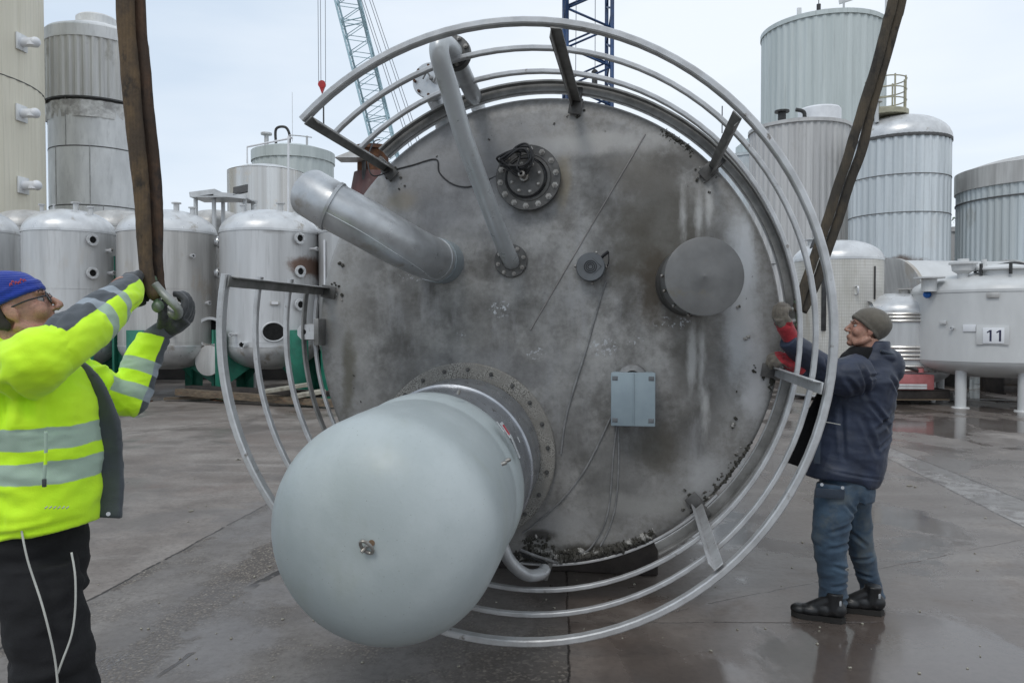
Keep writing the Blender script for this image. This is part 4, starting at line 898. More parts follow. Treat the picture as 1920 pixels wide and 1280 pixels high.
for (px, py) in ((945, 868), (953, 862), (860, 735)):
    p, n = hity(px, py, CX.x, CX.z, .487 if px > 900 else .458); m = MB(); m.cyl(p-n*.01, p+n*.008, .009, 8); m.cyl(p+n*.008, p+n*.012, .005, 8); part(cov if px > 900 else col_, m, 'clip', M_bolt)
for (px, py, w_, h_, mt) in ((948, 806, .055, .085, M_sticker), (948, 806, .030, .055, M_stred), (966, 838, .030, .11, M_sticker), (938, 800, .014, .06, M_sticker), (972, 824, .012, .03, M_sticker)):
    p, n = hity(px, py, CX.x, CX.z, .459); t = Vector((0, 1, 0)).cross(n).normalized(); M = Matrix((t, Vector((0, 1, 0)), n)).transposed(); m = MB(); m.box(p+n*(.002 if mt is M_sticker else .004), (h_, w_, .002), M); part(col_, m, 'sticker', mt)
# --- manhole with cable gland
c = L(990, 333, .10); Q = Vector((c.x, 0, c.z)); 
m = MB(); m.lathe([(.145, .01), (.145, .07), (.183, .07), (.185, .075), (.185, .10), (.182, .104), (.112, .104)], Q, NA, 64, False); m.lathe([(.135, .104), (.131, .107), (.127, .104)], Q, NA, 64, False); mf = m.build('bolted_flange', M_flange, tank); bolts(mf, Q, .160, .104, 14, .012, .014, .15)
Q2 = Q+Vector((-.012, 0, -.002)); m = MB(); m.lathe([(.108, .10), (.108, .112), (.102, .117), (0, .117)], Q2, NA, 48, False); cv = part(mf, m, 'inner_cover', M_flange)
m = MB(); m.lathe([(.112, .104), (.114, .113), (.109, .118), (.106, .113)], Q2, NA, 48, False); part(mf, m, 'gasket', M_rubber)
for k in range(8):
    a = k*math.pi/4+.3; q = Q2+Vector((.082*math.cos(a), -.117, .082*math.sin(a))); m = MB(); m.lathe([(.011, 0), (.007, .003), (.007, .012), (0, .012)], q, NA, 6, False); part(mf, m, 'small_bolt', M_bolt)
g_ = Q2+Vector((-.004, -.117, 0)); m = MB(); m.lathe([(.026, 0), (.026, .02), (.016, .022), (.016, .05), (.020, .05), (.020, .075), (.01, .08)], g_, Vector((-.12, -1, .12)), 12, False); part(mf, m, 'cable_gland', M_bolt)
rr = random.Random(5); m = MB(); cl = L(966, 300, .17)
for k in range(6):
    ph = rr.uniform(-.4, .4); a_x = .085+rr.uniform(-.012, .012); b_x = .052+rr.uniform(-.01, .012); off = Vector((rr.uniform(-.01, .01), -.006*k+rr.uniform(-.01, .01), rr.uniform(-.01, .01)))
    m.tube([cl+off+Vector((a_x*math.cos(t)*math.cos(ph)-b_x*math.sin(t)*math.sin(ph), .02*math.sin(t+k), a_x*math.cos(t)*math.sin(ph)+b_x*math.sin(t)*math.cos(ph)+.02*math.sin(2*t))) for t in [2*math.pi*i/10 for i in range(10)]], .0065, 7, closed=True)
m.tube([g_+Vector((-.01, -.08, .01)), g_+Vector((-.03, -.09, .04)), cl+Vector((.03, -.01, .04)), cl+Vector((-.03, .0, .05))], .006, 7); m.build('cable_coil', M_rubber, tank)
m = MB(); m.tube([onh(L(a, b, .04)) for a, b in ((737, 316), (770, 308), (815, 297), (822, 322), (845, 343), (875, 350), (905, 340), (935, 327))]+[L(945, 318, .12)], .0042, 7); m.build('signal_cable', M_rubber, tank)
m = MB(); m.tube([onh(L(735, 316, .04)), L(700, 330, .12), L(690, 300, .1), L(700, 268, .02), L(712, 262, -.05)], .004, 7); m.build('signal_cable', M_rubber, tank)
# --- thin pipe with flange
c = L(958, 489, .06); Q = Vector((c.x, 0, c.z)); m = MB(); m.lathe([(.06, .01), (.094, .045), (.095, .05), (.095, .066), (.092, .069), (.052, .069)], Q, NA, 48, False); pf = m.build('pipe_flange', M_flange, tank); bolts(pf, Q, .076, .069, 8, .0085, .014, .25)
pts = [L(960, 492, .03), L(955, 482, .16), L(937, 440, .34), L(905, 355, .56), L(872, 265, .73), L(845, 175, .86), L(826, 112, .95), L(824, 86, .955), L(832, 82, .90), L(843, 90, .80), L(850, 98, .74)]
m = MB(); m.tube(pts, [.046]*len(pts), 24); m.build('bent_pipe', M_whitepipe, tank, 0)
q = L(851, 100, .70); dq = (L(872, 150, .42)-q).normalized()
m = MB(); m.lathe([(.05, -.07), (.05, -.02), (.082, -.02), (.084, .0), (.082, .02)], q, -dq*.3+NA*.9, 32, False); m.lathe([(.084, -.026), (.086, -.01), (.084, .0)], q, -dq*.3+NA*.9, 32, False); m.lathe([(.0, .021), (.08, .021)], q, -dq*.3+NA*.9, 32, False)
f2 = m.build('pipe_flange', M_flange, tank); axq = (-dq*.3+NA*.9).normalized(); e = axq.orthogonal().normalized(); f = axq.cross(e)
for k in range(8): a = k*math.pi/4+.3; m = MB(); qq = q+axq*.02+(e*math.cos(a)+f*math.sin(a))*.068; m.lathe([(.011, 0), (.011, .014), (.006, .014), (.006, .022), (0, .022)], qq, axq, 6, False); part(f2, m, 'bolt', M_bolt)
m = MB(); m.tube([q, L(868, 138, .50), L(884, 172, .2), L(896, 200, -.35), L(905, 235, -1.0)], .046, 20); m.build('return_pipe', M_pipe, tank, 0)
# second nozzle above the rim
q = L(806, 152, .16); b = L(828, 205, -.14)
m = MB(); m.tube([q, q+Vector((0, .08, 0)), L(814, 176, -.10), b, L(835, 240, -.2)], .060, 20); nz = m.build('side_nozzle', M_pipe, tank, 0)
m = MB(); m.lathe([(.06, -.02), (.098, -.02), (.10, -.01), (.10, .014), (.096, .018), (0, .020)], q, Vector((-.15, -1, .0)), 40, False); bf = part(nz, m, 'blind_flange', M_pipe)
for k in range(8): a = k*math.pi/4; m = MB(); m.cyl(q+Vector((.082*math.cos(a), .05, .082*math.sin(a))), q+Vector((.082*math.cos(a)-.003, -.025, .082*math.sin(a))), .008, 6); part(nz, m, 'bolt', M_rust)
m = MB(); m.tube([q+Vector((-.03, -.04, .0)), q+Vector((.0, -.05, .03)), q+Vector((.03, -.04, -.02)), q+Vector((.05, -.05, .01))], .005, 6); m.ell(q+Vector((.02, -.045, 0)), .012); part(nz, m, 'wire_twist', M_cable)
# --- fat elbow
pts = [L(832, 491, .02), L(812, 486, .18), L(782, 473, .40), L(738, 450, .58), L(682, 418, .70), L(622, 386, .74)]
m = MB(); m.tube(pts, [.122]*len(pts), 40); el = m.build('wide_pipe', M_pipe, tank, 0)
p0 = pts[-1]; p1 = L(572, 356, .66); m = MB(); d = (p1-p0).normalized(); d0 = (pts[-1]-pts[-2]).normalized()
m.tube([p0-d0*.02, p0+d*.01, p0+d*.17], .125, 40, smooth=False); end_ = part(el, m, 'end_section', M_pipe)
m = MB(); m.tube([p0-d0*.012, p0+d0*.004], .131, 40, smooth=False); part(el, m, 'weld_ring', M_pipe)
m = MB(); m.tube([pts[0], pts[0].lerp(pts[1], .75)], .129, 40, smooth=False); part(el, m, 'base_sleeve', M_sleeve)
m = MB(); m.tube([pts[1], pts[1].lerp(pts[2], .06)], .126, 40, smooth=False); part(el, m, 'clamp_band', M_pipe)
sp_, _ = spline(pts, .1, 6); sm = []
for i, p in enumerate(sp_):
    t = (sp_[min(i+1, len(sp_)-1)]-sp_[max(0, i-1)]).normalized(); v_ = (Vector((0, -1, -.35))); v_ = (v_-t*v_.dot(t)).normalized(); sm.append(p+v_*.1225)
m = MB(); m.tube(sm[5:], .003, 6, smooth=False); part(el, m, 'long_seam', M_whitepipe)
# --- level gauge
c = L(1107, 500, .13); Q = Vector((c.x, 0, c.z)); m = MB(); m.lathe([(.060, .02), (.066, .03), (.066, .06), (.078, .065), (.080, .07), (.080, .125), (.076, .131), (0, .131)], Q, NA, 48, False); gg = m.build('gauge_head', M_plastic, tank)
m = MB()
for r_ in (.036, .026, .016): m.lathe([(r_, .131), (r_, .134), (r_-.005, .134), (r_-.005, .131)], Q, NA, 32, False)
part(gg, m, 'ring_marks', M_rubber)
m = MB(); dm = [Q+Vector((x*.060, -.1325, z*.060)) for x, z in ((1, 0), (0, 1), (-1, 0), (0, -1))]; m.tube(dm, .0016, 4, closed=True, smooth=False); part(gg, m, 'diamond_mark', M_rubber)
for a in (70, 175, 275, 0): m = MB(); q = Q+Vector((.088*math.cos(rad(a)), -.08, .088*math.sin(rad(a)))); m.ell(q, .009); part(gg, m, 'screw', M_bolt)
m = MB(); m.cyl(Q+Vector((.06, -.09, .055)), Q+Vector((.098, -.10, .085)), .009, 10); m.tube([Q+Vector((.098, -.1, .085)), Q+Vector((.10, -.1, .03)), Q+Vector((.09, -.09, -.0))], .003, 6); part(gg, m, 'cable_entry', M_rubber)
# --- ventilation hood
c = L(1321, 518, .40); HA = Vector((.13, -1, .03)).normalized(); Q = Vector((c.x, -.4, c.z))-HA*.4; m = MB(); m.lathe([(.190, -.03), (.190, .34)], Q, HA, 48, False); hd = m.build('vent_neck', M_flange, tank)
m = MB(); m.lathe([(.188, .20), (.193, .21), (.194, .385), (.200, .388), (.201, .398), (.196, .401), (.10, .406), (.014, .4105), (.004, .416), (0, .417)], Q, HA, 72, False); hc = m.build('vent_hood', M_lid, tank, 30)
for a in (178, 200, 225, 250): m = MB(); q = Q+HA*.36+Vector((.207*math.cos(rad(a)), 0, .207*math.sin(rad(a)))); m.ell(q, (.010, .016, .010)); part(hc, m, 'clip', M_bolt)
# --- junction box
c = L(1187, 748, .16); B = Vector((c.x, 0, c.z)); m = MB(); m.box(B+Vector((0, -.10, 0)), (.235, .12, .29), None, .012); jb = m.build('junction_box', M_box, tank)
m = MB(); m.box(B+Vector((0, -.170, 0)), (.240, .022, .295), None, .006); m.box(B+Vector((.004, -.184, 0)), (.006, .008, .29), None, .002); lid_ = part(jb, m, 'box_lid', M_box)
for x in (-1, 1):
    for z in (-1, 1): m = MB(); m.box(B+Vector((x*.098, -.1815, z*.115)), (.030, .003, .024), None, .001); m.box(B+Vector((x*.098+.006, -.1835, z*.115)), (.008, .003, .020), None, .001); part(jb, m, 'screw_recess', M_plastic)
m = MB(); m.lathe([(.07, .02), (.085, .05), (.08, .10), (.05, .12)], B+Vector((-.005, 0, .105)), NA, 24, False); part(jb, m, 'mounting_socket', M_cable)
m = MB(); m.lathe([(.05, .05), (.075, .085), (.07, .10), (.04, .11)], B+Vector((-.005, 0, .112)), NA, 24, False); part(jb, m, 'socket_rim', M_rustring)
for pts_ in ([(1157, 797), (1150, 850), (1143, 940), (1130, 990), (1105, 1030), (1085, 1040)], [(1159, 797), (1160, 860), (1155, 940), (1142, 990), (1125, 1025)],
             [(1137, 528), (1126, 560), (1112, 610), (1098, 660), (1076, 730), (1060, 790), (1052, 850)], [(1146, 780), (1118, 840), (1090, 890), (1050, 940), (1000, 985), (980, 1000)]):
    m = MB(); m.tube([onh(L(a, b, .03), .006) for a, b in pts_], .0062 if pts_[0][0] < 1140 else .0050, 7); m.build('cable', M_cable, tank)
m = MB(); m.tube([L(975, 1030, .2), L(1000, 1040, .22), L(1030, 1050, .12), L(1045, 1055, .04)], .009, 8); m.build('cable', M_cable, tank)
m = MB()
for k in range(6): m.tube([L(975+k, 1033+k*2, .2), L(995+k*3, 1045+k, .22), L(1015+k*3, 1048+k*2, .12)], .004, 6)
m.build('cable_bundle', M_rubber, tank)
# --- bottom drain pipe
m = MB(); m.tube([L(940, 1015, .55), L(955, 1050, .52), L(985, 1076, .45), L(1012, 1076, .36), L(1022, 1066, .3)], .033, 16); m.build('drain_pipe', M_pipe, tank, 0)
m = MB(); a = L(1024, 1062, .1); m.box(a, (.05, .3, .06), None, .004); m.build('pipe_bracket', M_rail_d, tank)
# --- lifting lugs
for (px, py, sg) in ((603, 622, -1),):
    q = L(px, py, .03); m = MB(); m.box(q+Vector((0, -.02, 0)), (.03 if sg < 0 else .02, .12, .16), None, .004); m.box(q+Vector((sg*.05, -.02, 0)), (.10, .05, .10), None, .006)
    lg = m.build('lifting_lug', M_rail_d, tank)
    m = MB(); vs = []; e = q+Vector((sg*.075, -.055, 0)); oc = [(-.06, .045), (.03, .045), (.055, .02), (.055, -.02), (.03, -.045), (-.06, -.045)]
    vs = [e+Vector((sg*a, 0, b)) for a, b in oc]+[e+Vector((sg*a, .025, b)) for a, b in oc]; m.add(vs, [list(range(6)), list(range(11, 5, -1))]+[(i, (i+1) % 6, 6+(i+1) % 6, 6+i) for i in range(6)]); lp = part(lg, m, 'lug_plate', M_rail)
    m = MB(); m.lathe([(.016, 0), (0, .001)], e+Vector((sg*.015, -.001, 0)), NA, 16, False); part(lg, m, 'lug_hole', M_black)
# --- dirt along the rim
rr = random.Random(11); m = MB()
def dirt(a0, a1, n, r0, r1, smin, smax):
    for _ in range(n):
        a = a0+(a1-a0)*rr.random(); r_ = rr.uniform(r0, r1); q = onh(Vector((r_*math.cos(a), 0, ZC+r_*math.sin(a))), .002); M = Matrix.Rotation(rr.uniform(0, 6), 3, 'Y') @ Matrix.Rotation(rr.uniform(0, 6), 3, 'X'); k = rr.uniform(smin, smax)*(.5+rr.random()); m.box(q, (k*1.3, k*rr.uniform(.4, 1), k*rr.uniform(.6, 1.2)), M, k*.2)
dirt(ang(960, 1035, 0), ang(1240, 1020, 0), 420, TR-.055, TR-.008, .004, .016); dirt(ang(980, 1010, 0), ang(1040, 1040, 0), 70, TR-.16, TR-.05, .006, .02)
dirt(ang(1290, 300, 0), ang(1235, 250, 0), 50, TR-.05, TR-.0, .003, .009); dirt(ang(1400, 830, 0), ang(1300, 960, 0), 60, TR-.05, TR, .004, .012)
dirt(ang(640, 500, 0), ang(600, 660, 0), 16, TR-.2, TR-.1, .004, .010)
def ridge(a0, a1, r_, hgt, wid, n=260):
    pts = []; scl = []
    for i in range(n+1):
        a = a0+(a1-a0)*i/n; e_ = min(1, i/12, (n-i)/12); k = .55+.9*abs(noise.noise(Vector((i*.11, r_*9, 3))))+.5*noise.noise(Vector((i*.6, 2, r_)))
        q = onh(Vector((r_*math.cos(a)*(1+.012*noise.noise(Vector((i*.2, 7, 1)))), 0, ZC+r_*math.sin(a))), 0); pts.append(q); scl.append((max(.05, k)*wid*e_, max(.05, k)*hgt*e_))
    sec_ = [(math.cos(2*math.pi*j/14), math.sin(2*math.pi*j/14)) for j in range(14)]; b0 = len(m.v)
    m.sweep(pts, sec_, nrm=lambda i: pts[i]-Vector((0, pts[i].y, ZC)), scl=scl)
    for j in range(b0, len(m.v)):
        v_ = Vector(m.v[j]); q_ = v_*38; d_ = .30*hgt+.004; m.v[j] = tuple(v_+Vector((noise.noise(q_), noise.noise(q_+Vector((9, 0, 0))), noise.noise(q_+Vector((0, 9, 0)))))*d_+Vector((rr.uniform(-1, 1), rr.uniform(-1, 1), rr.uniform(-1, 1)))*.0025)
ridge(ang(962, 1040, 0), ang(1238, 1022, 0), TR-.030, .020, .030); ridge(ang(985, 1022, 0), ang(1100, 1042, 0), TR-.062, .016, .020, 120); ridge(ang(1405, 825, 0), ang(1296, 965, 0), TR-.010, .007, .008, 160); ridge(ang(1292, 300, 0), ang(1232, 250, 0), TR-.022, .008, .014, 70); ridge(ang(1420, 730, 0), ang(1440, 660, 0), TR-.02, .010, .014, 50)
o = m.build('moss_and_grit', M_moss, tank, 0); o['kind'] = 'stuff'
m = MB()
for (px, py) in ((640, 497), (634, 493), (1398, 635), (1404, 631), (1376, 795), (1380, 785), (1374, 800), (1385, 575)):
    q = onh(L(px, py, .03), .006); m.box(q, (.022, .012, .016), Matrix.Rotation(px, 3, 'Y'), .004)
m.build('stud_remains', M_moss, tank, 0)
# --- timbers under the tank
for (yy, w1, lab) in ((.78, 1.6, 'dark square timber wedged under the front of the big lying tank'), (4.2, 2.2, 'rear square timber under the far end of the big lying tank')):
    c0 = W(Vector((-.1 if yy < 1 else 0, yy, 0))); zt_ = ZC-TR*math.cos(math.asin(.35))-.0
    m = MB(); M = Matrix((EX, AX, Vector((0, 0, 1)))).transposed(); zz = .235
    m.box(Vector((c0.x, c0.y, zz/2+.002)), (w1, .24, zz), M, .012); o = m.build('timber', M_darkwood, at=Vector((c0.x, c0.y, 0))); tag(o, lab, 'timber', 'timbers carrying the lying tank')
# ================================================================ slings
def sling_mat(name, c1, c2, c3):
    s = NT(name); n = s.noise(5, 6, .7, (1, 1, .5)); n2 = s.noise(60, 3, .6, (1, 1, .6)); n3 = s.noise(9, 5, .7, (1.2, 1, .7), off=(4, 1, 2)); wv_ = s.n('ShaderNodeTexWave', wave_type='BANDS', bands_direction='X'); wv_.inputs['Scale'].default_value = 28; wv_.inputs['Distortion'].default_value = 1.0; s.l(s.obj, wv_.inputs['Vector'])
    c = s.mix(s.step(n, .40, .60), c2, c1); c = s.mix(s.step(n3, .52, .66, 0, .8), c, c3); c = s.mix(s.step(wv_.outputs[1], .3, .7, .12, 0), c, c3); return s.fin(c, .85, 0, s.bump(s.math('ADD', n2, s.math('MULTIPLY', n3, .8)), .7, .005))
M_slA = sling_mat('worn_brown_sling', (.120, .078, .040), (.06, .042, .027), (.012, .011, .010)); M_slB = sling_mat('rust_brown_sling', (.095, .050, .026), (.045, .028, .018), (.016, .013, .012))
M_slC = sling_mat('olive_brown_sling', (.080, .062, .040), (.04, .034, .026), (.014, .012, .011))
def strand(root, px, Y, mat, name='strand', flat=.5, sm=1440):
    pts = [P(a, b, Y+(dy if dy else 0)) for a, b, r_, dy in px]; rs = [r_*Y/F for a, b, r_, dy in px]
    pts, rs = spline(pts, rs, 8); pts = [p+Vector((.012*noise.noise(Vector((i*.09, Y, 2))), .01*noise.noise(Vector((i*.11, Y, 6))), 0)) for i, p in enumerate(pts)]; sec = []
    for i in range(14):
        a = 2*math.pi*i/14; sec.append((math.copysign(abs(math.cos(a))**.7, math.cos(a)), math.copysign(abs(math.sin(a))**.7, math.sin(a))*flat))
    scl = [r_*(1+.06*noise.noise(Vector((i*.22, Y, rs[0]*50)))+.05*noise.noise(Vector((i*.9, Y, 0)))) for i, r_ in enumerate(rs)]
    m = MB(); m.sweep(pts, sec, nrm=(1, 0, 0), scl=scl); return child(root, m, name, mat, 0)
M_shack = plain('worn_shackle', (.30, .31, .30), (.18, .19, .17), 22, .5, .35, .3)
def shackle(root, pts, r_, pin, name='shackle'):
    m = MB(); m.tube(pts, r_, 12); sh = child(root, m, name, M_shack, 0)
    m = MB(); a, b = Vector(pin[0]), Vector(pin[1]); d = (b-a).normalized(); m.cyl(a-d*.02, b+d*.02, r_*.9, 12); m.cyl(a-d*.03, a-d*.015, r_*1.2, 8); m.ell(b+d*.02, r_*1.5)
    child(root, m, 'pin', M_green2, par=sh); return sh
M_green2 = plain('worn_green_pin', (.10, .20, .09), (.22, .23, .22), 30, .5, .3)
SY = 2.62; q = P(295, 560, SY)
s1 = empty('lifting_sling', (q.x, q.y, q.z), 'thick worn brown sling at left, its shackle gripped by the worker in yellow', 'sling', 'pair of lifting slings')
strand(s1, [(212, -1400, 17, 0), (222, -500, 17, 0), (234, -40, 17, 0), (245, 120, 17, 0), (257, 280, 16, 0), (266, 400, 14, 0), (274, 480, 13, 0), (281, 530, 12, 0), (290, 556, 10, 0), (302, 548, 9, .04)], SY, M_slA)
strand(s1, [(234, -1400, 16, .03), (244, -500, 16, .03), (256, -40, 16, .03), (268, 120, 16, .03), (279, 250, 15, .03), (290, 380, 13, .03), (294, 460, 13, .03), (297, 520, 12, .03), (300, 548, 10, .03)], SY, M_slB)
SA = P(290, 532, SY+.0); SB = P(299, 571, SY+.02)
shackle(s1, [SA, P(302, 546, SY), P(318, 563, SY-.01), P(334, 580, SY), P(332, 592, SY+.02), P(314, 586, SY+.03), SB], .0145, (P(290, 536, SY+.02), P(295, 564, SY+.01)))
SY2 = 4.02; q = P(1490, 590, SY2)
s2 = empty('lifting_sling', (q.x, q.y, q.z), 'twisted olive brown sling at right, held by the worker in the navy jacket', 'sling', 'pair of lifting slings')
cl_ = [(1850, -1000), (1770, -450), (1688, -30), (1672, 40), (1650, 120), (1625, 210), (1607, 268), (1588, 330), (1566, 400), (1542, 470), (1520, 530), (1498, 584)]
of = [8, 8, 8, 8, 7, 8, 11, 10, 10, 10, 10, 6]
strand(s2, [(a-o_, b, 8.8, 0) for (a, b), o_ in zip(cl_, of)], SY2, M_slC, flat=.7)
strand(s2, [(a+o_, b, 8.8, .025) for (a, b), o_ in zip(cl_, of)], SY2, M_slC, flat=.7)
shackle(s2, [P(1494, 578, SY2), P(1482, 582, SY2), P(1468, 588, SY2), P(1460, 600, SY2+.01), P(1470, 606, SY2+.02), P(1494, 600, SY2+.02)], .014, (P(1495, 574, SY2), P(1497, 604, SY2+.01)))
# ================================================================ people
def fabric(name, c1, c2, rough=.8, bump=.35, sc_=7, sheen=.2, dirt=None):
    s = NT(name); n = s.noise(sc_, 5, .6); c = s.mix(s.step(n, .35, .65), c2, c1)
    if dirt: c = s.mix(s.step(s.noise(4, 6, .7, off=(5, 5, 5)), .5, .68, 0, .8), c, dirt)
    h = s.math('ADD', s.math('MULTIPLY', s.noise(260, 2, .5), .25), s.noise(18, 5, .65, dist=.6))
    return s.fin(c, rough, 0, s.bump(h, bump, .008), sheen=sheen)
M_skin = NT('skin'); s = M_skin; n = s.noise(30, 5, .6); n2 = s.noise(90, 3, .6)
c = s.mix(s.step(n, .35, .68), (.36, .19, .135), (.46, .26, .19)); c = s.mix(s.step(s.noise(9, 4, .6, off=(2, 2, 2)), .5, .68, 0, .5), c, (.40, .15, .11)); c = s.mix(s.step(s.noise(220, 2, .5), .52, .62, 0, .35), c, (.20, .11, .08)); M_skin = s.fin(c, .5, 0, s.bump(n2, .2, .002)); M_skin.node_tree.nodes['Principled BSDF'].inputs['Subsurface Weight'].default_value = .12; M_skin.node_tree.nodes['Principled BSDF'].inputs['Subsurface Radius'].default_value = (.01, .004, .002)
M_stub = plain('dark_stubble', (.20, .12, .09), (.14, .09, .07), 60, .7)
M_eye = plain('eye_white', (.34, .31, .29), rough=.2); M_iris = plain('iris', (.03, .02, .015), rough=.2); M_brow = plain('eyebrow_hair', (.03, .02, .015), rough=.8)
def knit(name, c1, c2, scale):
    s = NT(name); w_ = s.n('ShaderNodeTexWave', wave_type='BANDS', bands_direction='Z'); w_.inputs['Scale'].default_value = scale; w_.inputs['Distortion'].default_value = 1.5; w_.inputs['Detail'].default_value = 2
    s.l(s.obj, w_.inputs['Vector']); n = s.noise(14, 5, .7); c = s.mix(s.step(n, .35, .65), c2, c1); c = s.mix(s.step(w_.outputs[1], .2, .7, .35, 0), c, tuple(x*.55 for x in c1))
    return s.fin(c, .95, 0, s.bump(s.math('ADD', w_.outputs[1], s.math('MULTIPLY', s.noise(160, 3, .6), .8)), .5, .003), sheen=.2)
M_beanieB = knit('blue_knit', (.012, .045, .36), (.008, .03, .24), 60); M_beanieG = knit('khaki_fleece', (.150, .134, .108), (.11, .098, .08), 60)
M_frame = plain('glasses_frame', (.02, .02, .025), rough=.3); M_lens = NT('glasses_lens'); M_lens.b.inputs['Transmission Weight'].default_value = 1; M_lens.b.inputs['IOR'].default_value = 1.1; M_lens = M_lens.fin((.85, .88, .92), .05, 0)
M_trB = fabric('black_work_cloth', (.0075, .0075, .009), (.004, .004, .005), .9, .4, 7, 0); M_pip = plain('reflective_piping', (.50, .50, .46), rough=.4)
M_jean = fabric('worn_blue_cloth', (.045, .082, .125), (.026, .048, .078), .8, .4, 6, .1, (.085, .10, .105)); M_jean_d = fabric('dark_blue_cloth', (.022, .035, .055), (.018, .028, .045), .8, .3)
M_navy = fabric('navy_jacket_cloth', (.020, .030, .060), (.012, .018, .036), .55, .35, 6, .05); M_blackf = fabric('black_fleece', (.006, .006, .007), (.004, .004, .005), .95, .4, 7, 0)
M_lining = fabric('charcoal_softshell', (.055, .065, .075), (.04, .048, .055), .7, .3)
M_gloveB = fabric('black_glove', (.040, .044, .047), (.022, .024, .026), .6, .5, 20); M_gloveGr = fabric('grey_knit_glove', (.10, .11, .12), (.075, .08, .09), .85, .6, 20)
M_gloveR = fabric('red_knit_glove', (.40, .02, .03), (.26, .012, .02), .8, .6, 25); M_gloveT = fabric('dirty_grey_palm', (.17, .15, .12), (.10, .085, .07), .8, .6, 25)
M_boot = plain('black_boot_leather', (.012, .012, .013), (.008, .008, .008), 10, .4, 0, .3); M_sole = plain('boot_sole', (.02, .018, .016), rough=.8)
M_lightgrey = plain('light_trim', (.42, .43, .44), rough=.5); M_hair = fabric('dark_hair', (.025, .018, .014), (.015, .011, .009))
M_stud = plain('metal_stud', (.5, .5, .5), rough=.3, metal=.8)
def wrinkle(amp, sc1, ax=None, seed=0.0, amp2=None, cr=()):
    cr = [(Vector(a), Vector(b), w_, d_) for a, b, w_, d_ in cr]
    def f(co, n):
        g = 0
        for a, b, w_, d_ in cr:
            ab = b-a; t = max(0, min(1, (co-a).dot(ab)/ab.length_squared)); c_ = a+ab*t; dd = (co-c_)
            dd = math.hypot(dd.x, dd.z)
            if n.y < .3 and dd < w_*4:
                k = (1-abs(2*t-1)**3)
                g += k*d_*(-math.exp(-(dd/w_)**2)+.55*math.exp(-((dd-w_*1.9)/(w_*.9))**2))
        return g+f0(co, n)
    def f0(co, n):
        q = Vector((co.x, co.y, co.z))*sc1+Vector((seed, seed*1.7, seed*.3))
        if ax is not None: a = Vector(ax); q = q-a*(q.dot(a))*.0+a*(q.dot(a))*1.4
        w1 = noise.noise(q+Vector((noise.noise(q*.7), noise.noise(q*.6+Vector((5, 5, 5))), 0))*1.2)
        w2 = 1-abs(noise.noise(q*2.3+Vector((9, 1, 4))))*2
        return amp*w1+(amp2 if amp2 is not None else amp*.45)*w2*.6
    return f
def frame(fwd, up):
    x = Vector(fwd).normalized(); z = Vector(up); z = (z-x*z.dot(x)).normalized(); y = z.cross(x); return Matrix((x, y, z)).transposed()
def beanie(root, T, HM, k, c, r, p0, nrm, roll, mat, par, seed=2):
    c, r, p0, nrm = Vector(c), Vector(r), Vector(p0), Vector(nrm).normalized(); m0 = MB(); m0.ell(c, tuple(r), None, 32, 22); vs = []
    for v in m0.v:
        v = Vector(v); d = (v-p0).dot(nrm)
        if d < 0: v = v-nrm*d
        vs.append(T(v))
    m = MB(); m.add(vs, m0.f); e1 = Vector((0, 1, 0)); e2 = nrm.cross(e1).normalized(); ring_ = []
    for i in range(28):
        a = 2*math.pi*i/28; d = e1*math.cos(a)+e2*math.sin(a); o = p0-c
        A = sum((d[j]/r[j])**2 for j in range(3)); B_ = 2*sum(o[j]*d[j]/r[j]**2 for j in range(3)); C_ = sum((o[j]/r[j])**2 for j in range(3))-1
        t = (-B_+math.sqrt(max(0, B_*B_-4*A*C_)))/(2*A); ring_.append(p0+d*t*.97)
    m.tube([T(q+nrm*.006) for q in ring_], roll, 10, closed=True, smooth=False); m.tube([T(q+nrm*.026) for q in ring_], roll*.9, 10, closed=True, smooth=False)
    return skin(root, m, 'beanie', [mat], .0052, 3, wrinkle(.003, 18, None, seed), par)
def head_mesh(root, c, M, k=1.0, name='head', neck=None, par=None):
    """c = head centre, M = frame (x forward, z up)"""
    c = Vector(c)
    def T(v): return c+M @ (Vector(v)*k)
    m = MB()
    def E(p, r, R=None): m.ell(T(p), [q*k for q in r], M @ R if R is not None else M, 24, 16)
    E((-.018, 0, .035), (.098, .076, .082)); E((.015, 0, -.02), (.072, .064, .085)); E((.030, 0, -.078), (.055, .050, .036)); E((.064, 0, -.098), (.024, .026, .020))
    E((.070, 0, .026), (.020, .052, .013)); E((.060, 0, .055), (.018, .045, .03)); E((.052, .040, -.026), (.030, .024, .030)); E((.052, -.040, -.026), (.030, .024, .030))
    E((.078, 0, -.064), (.016, .026, .020)); E((.086, 0, -.058), (.0105, .022, .005)); E((.085, 0, -.069), (.0105, .020, .0055))
    m.tube([T((.080, 0, .020)), T((.094, 0, .0)), T((.108, 0, -.022)), T((.107, 0, -.032))], [.0085*k, .009*k, .0105*k, .0095*k], 10)
    E((.098, .012, -.032), (.010, .008, .007)); E((.098, -.012, -.032), (.010, .008, .007)); E((.103, 0, -.029), (.0105, .009, .0085))
    for s_ in (1, -1):
        E((-.012, s_*.076, -.008), (.019, .008, .031), Matrix.Rotation(rad(-10), 3, 'Y')); E((-.006, s_*.074, -.030), (.010, .007, .012))
        m.tube([T((-.02, s_*.058, -.045)), T((.02, s_*.052, -.080)), T((.055, s_*.026, -.096))], .020*k, 8)
    if neck is not None: m.tube([T((-.025, 0, -.05)), T((-.038, 0, -.10)), Vector(neck)], [.060*k, .058*k, .064*k], 16)
    r = remesh(m, .0042, 4, None, name); return T, r
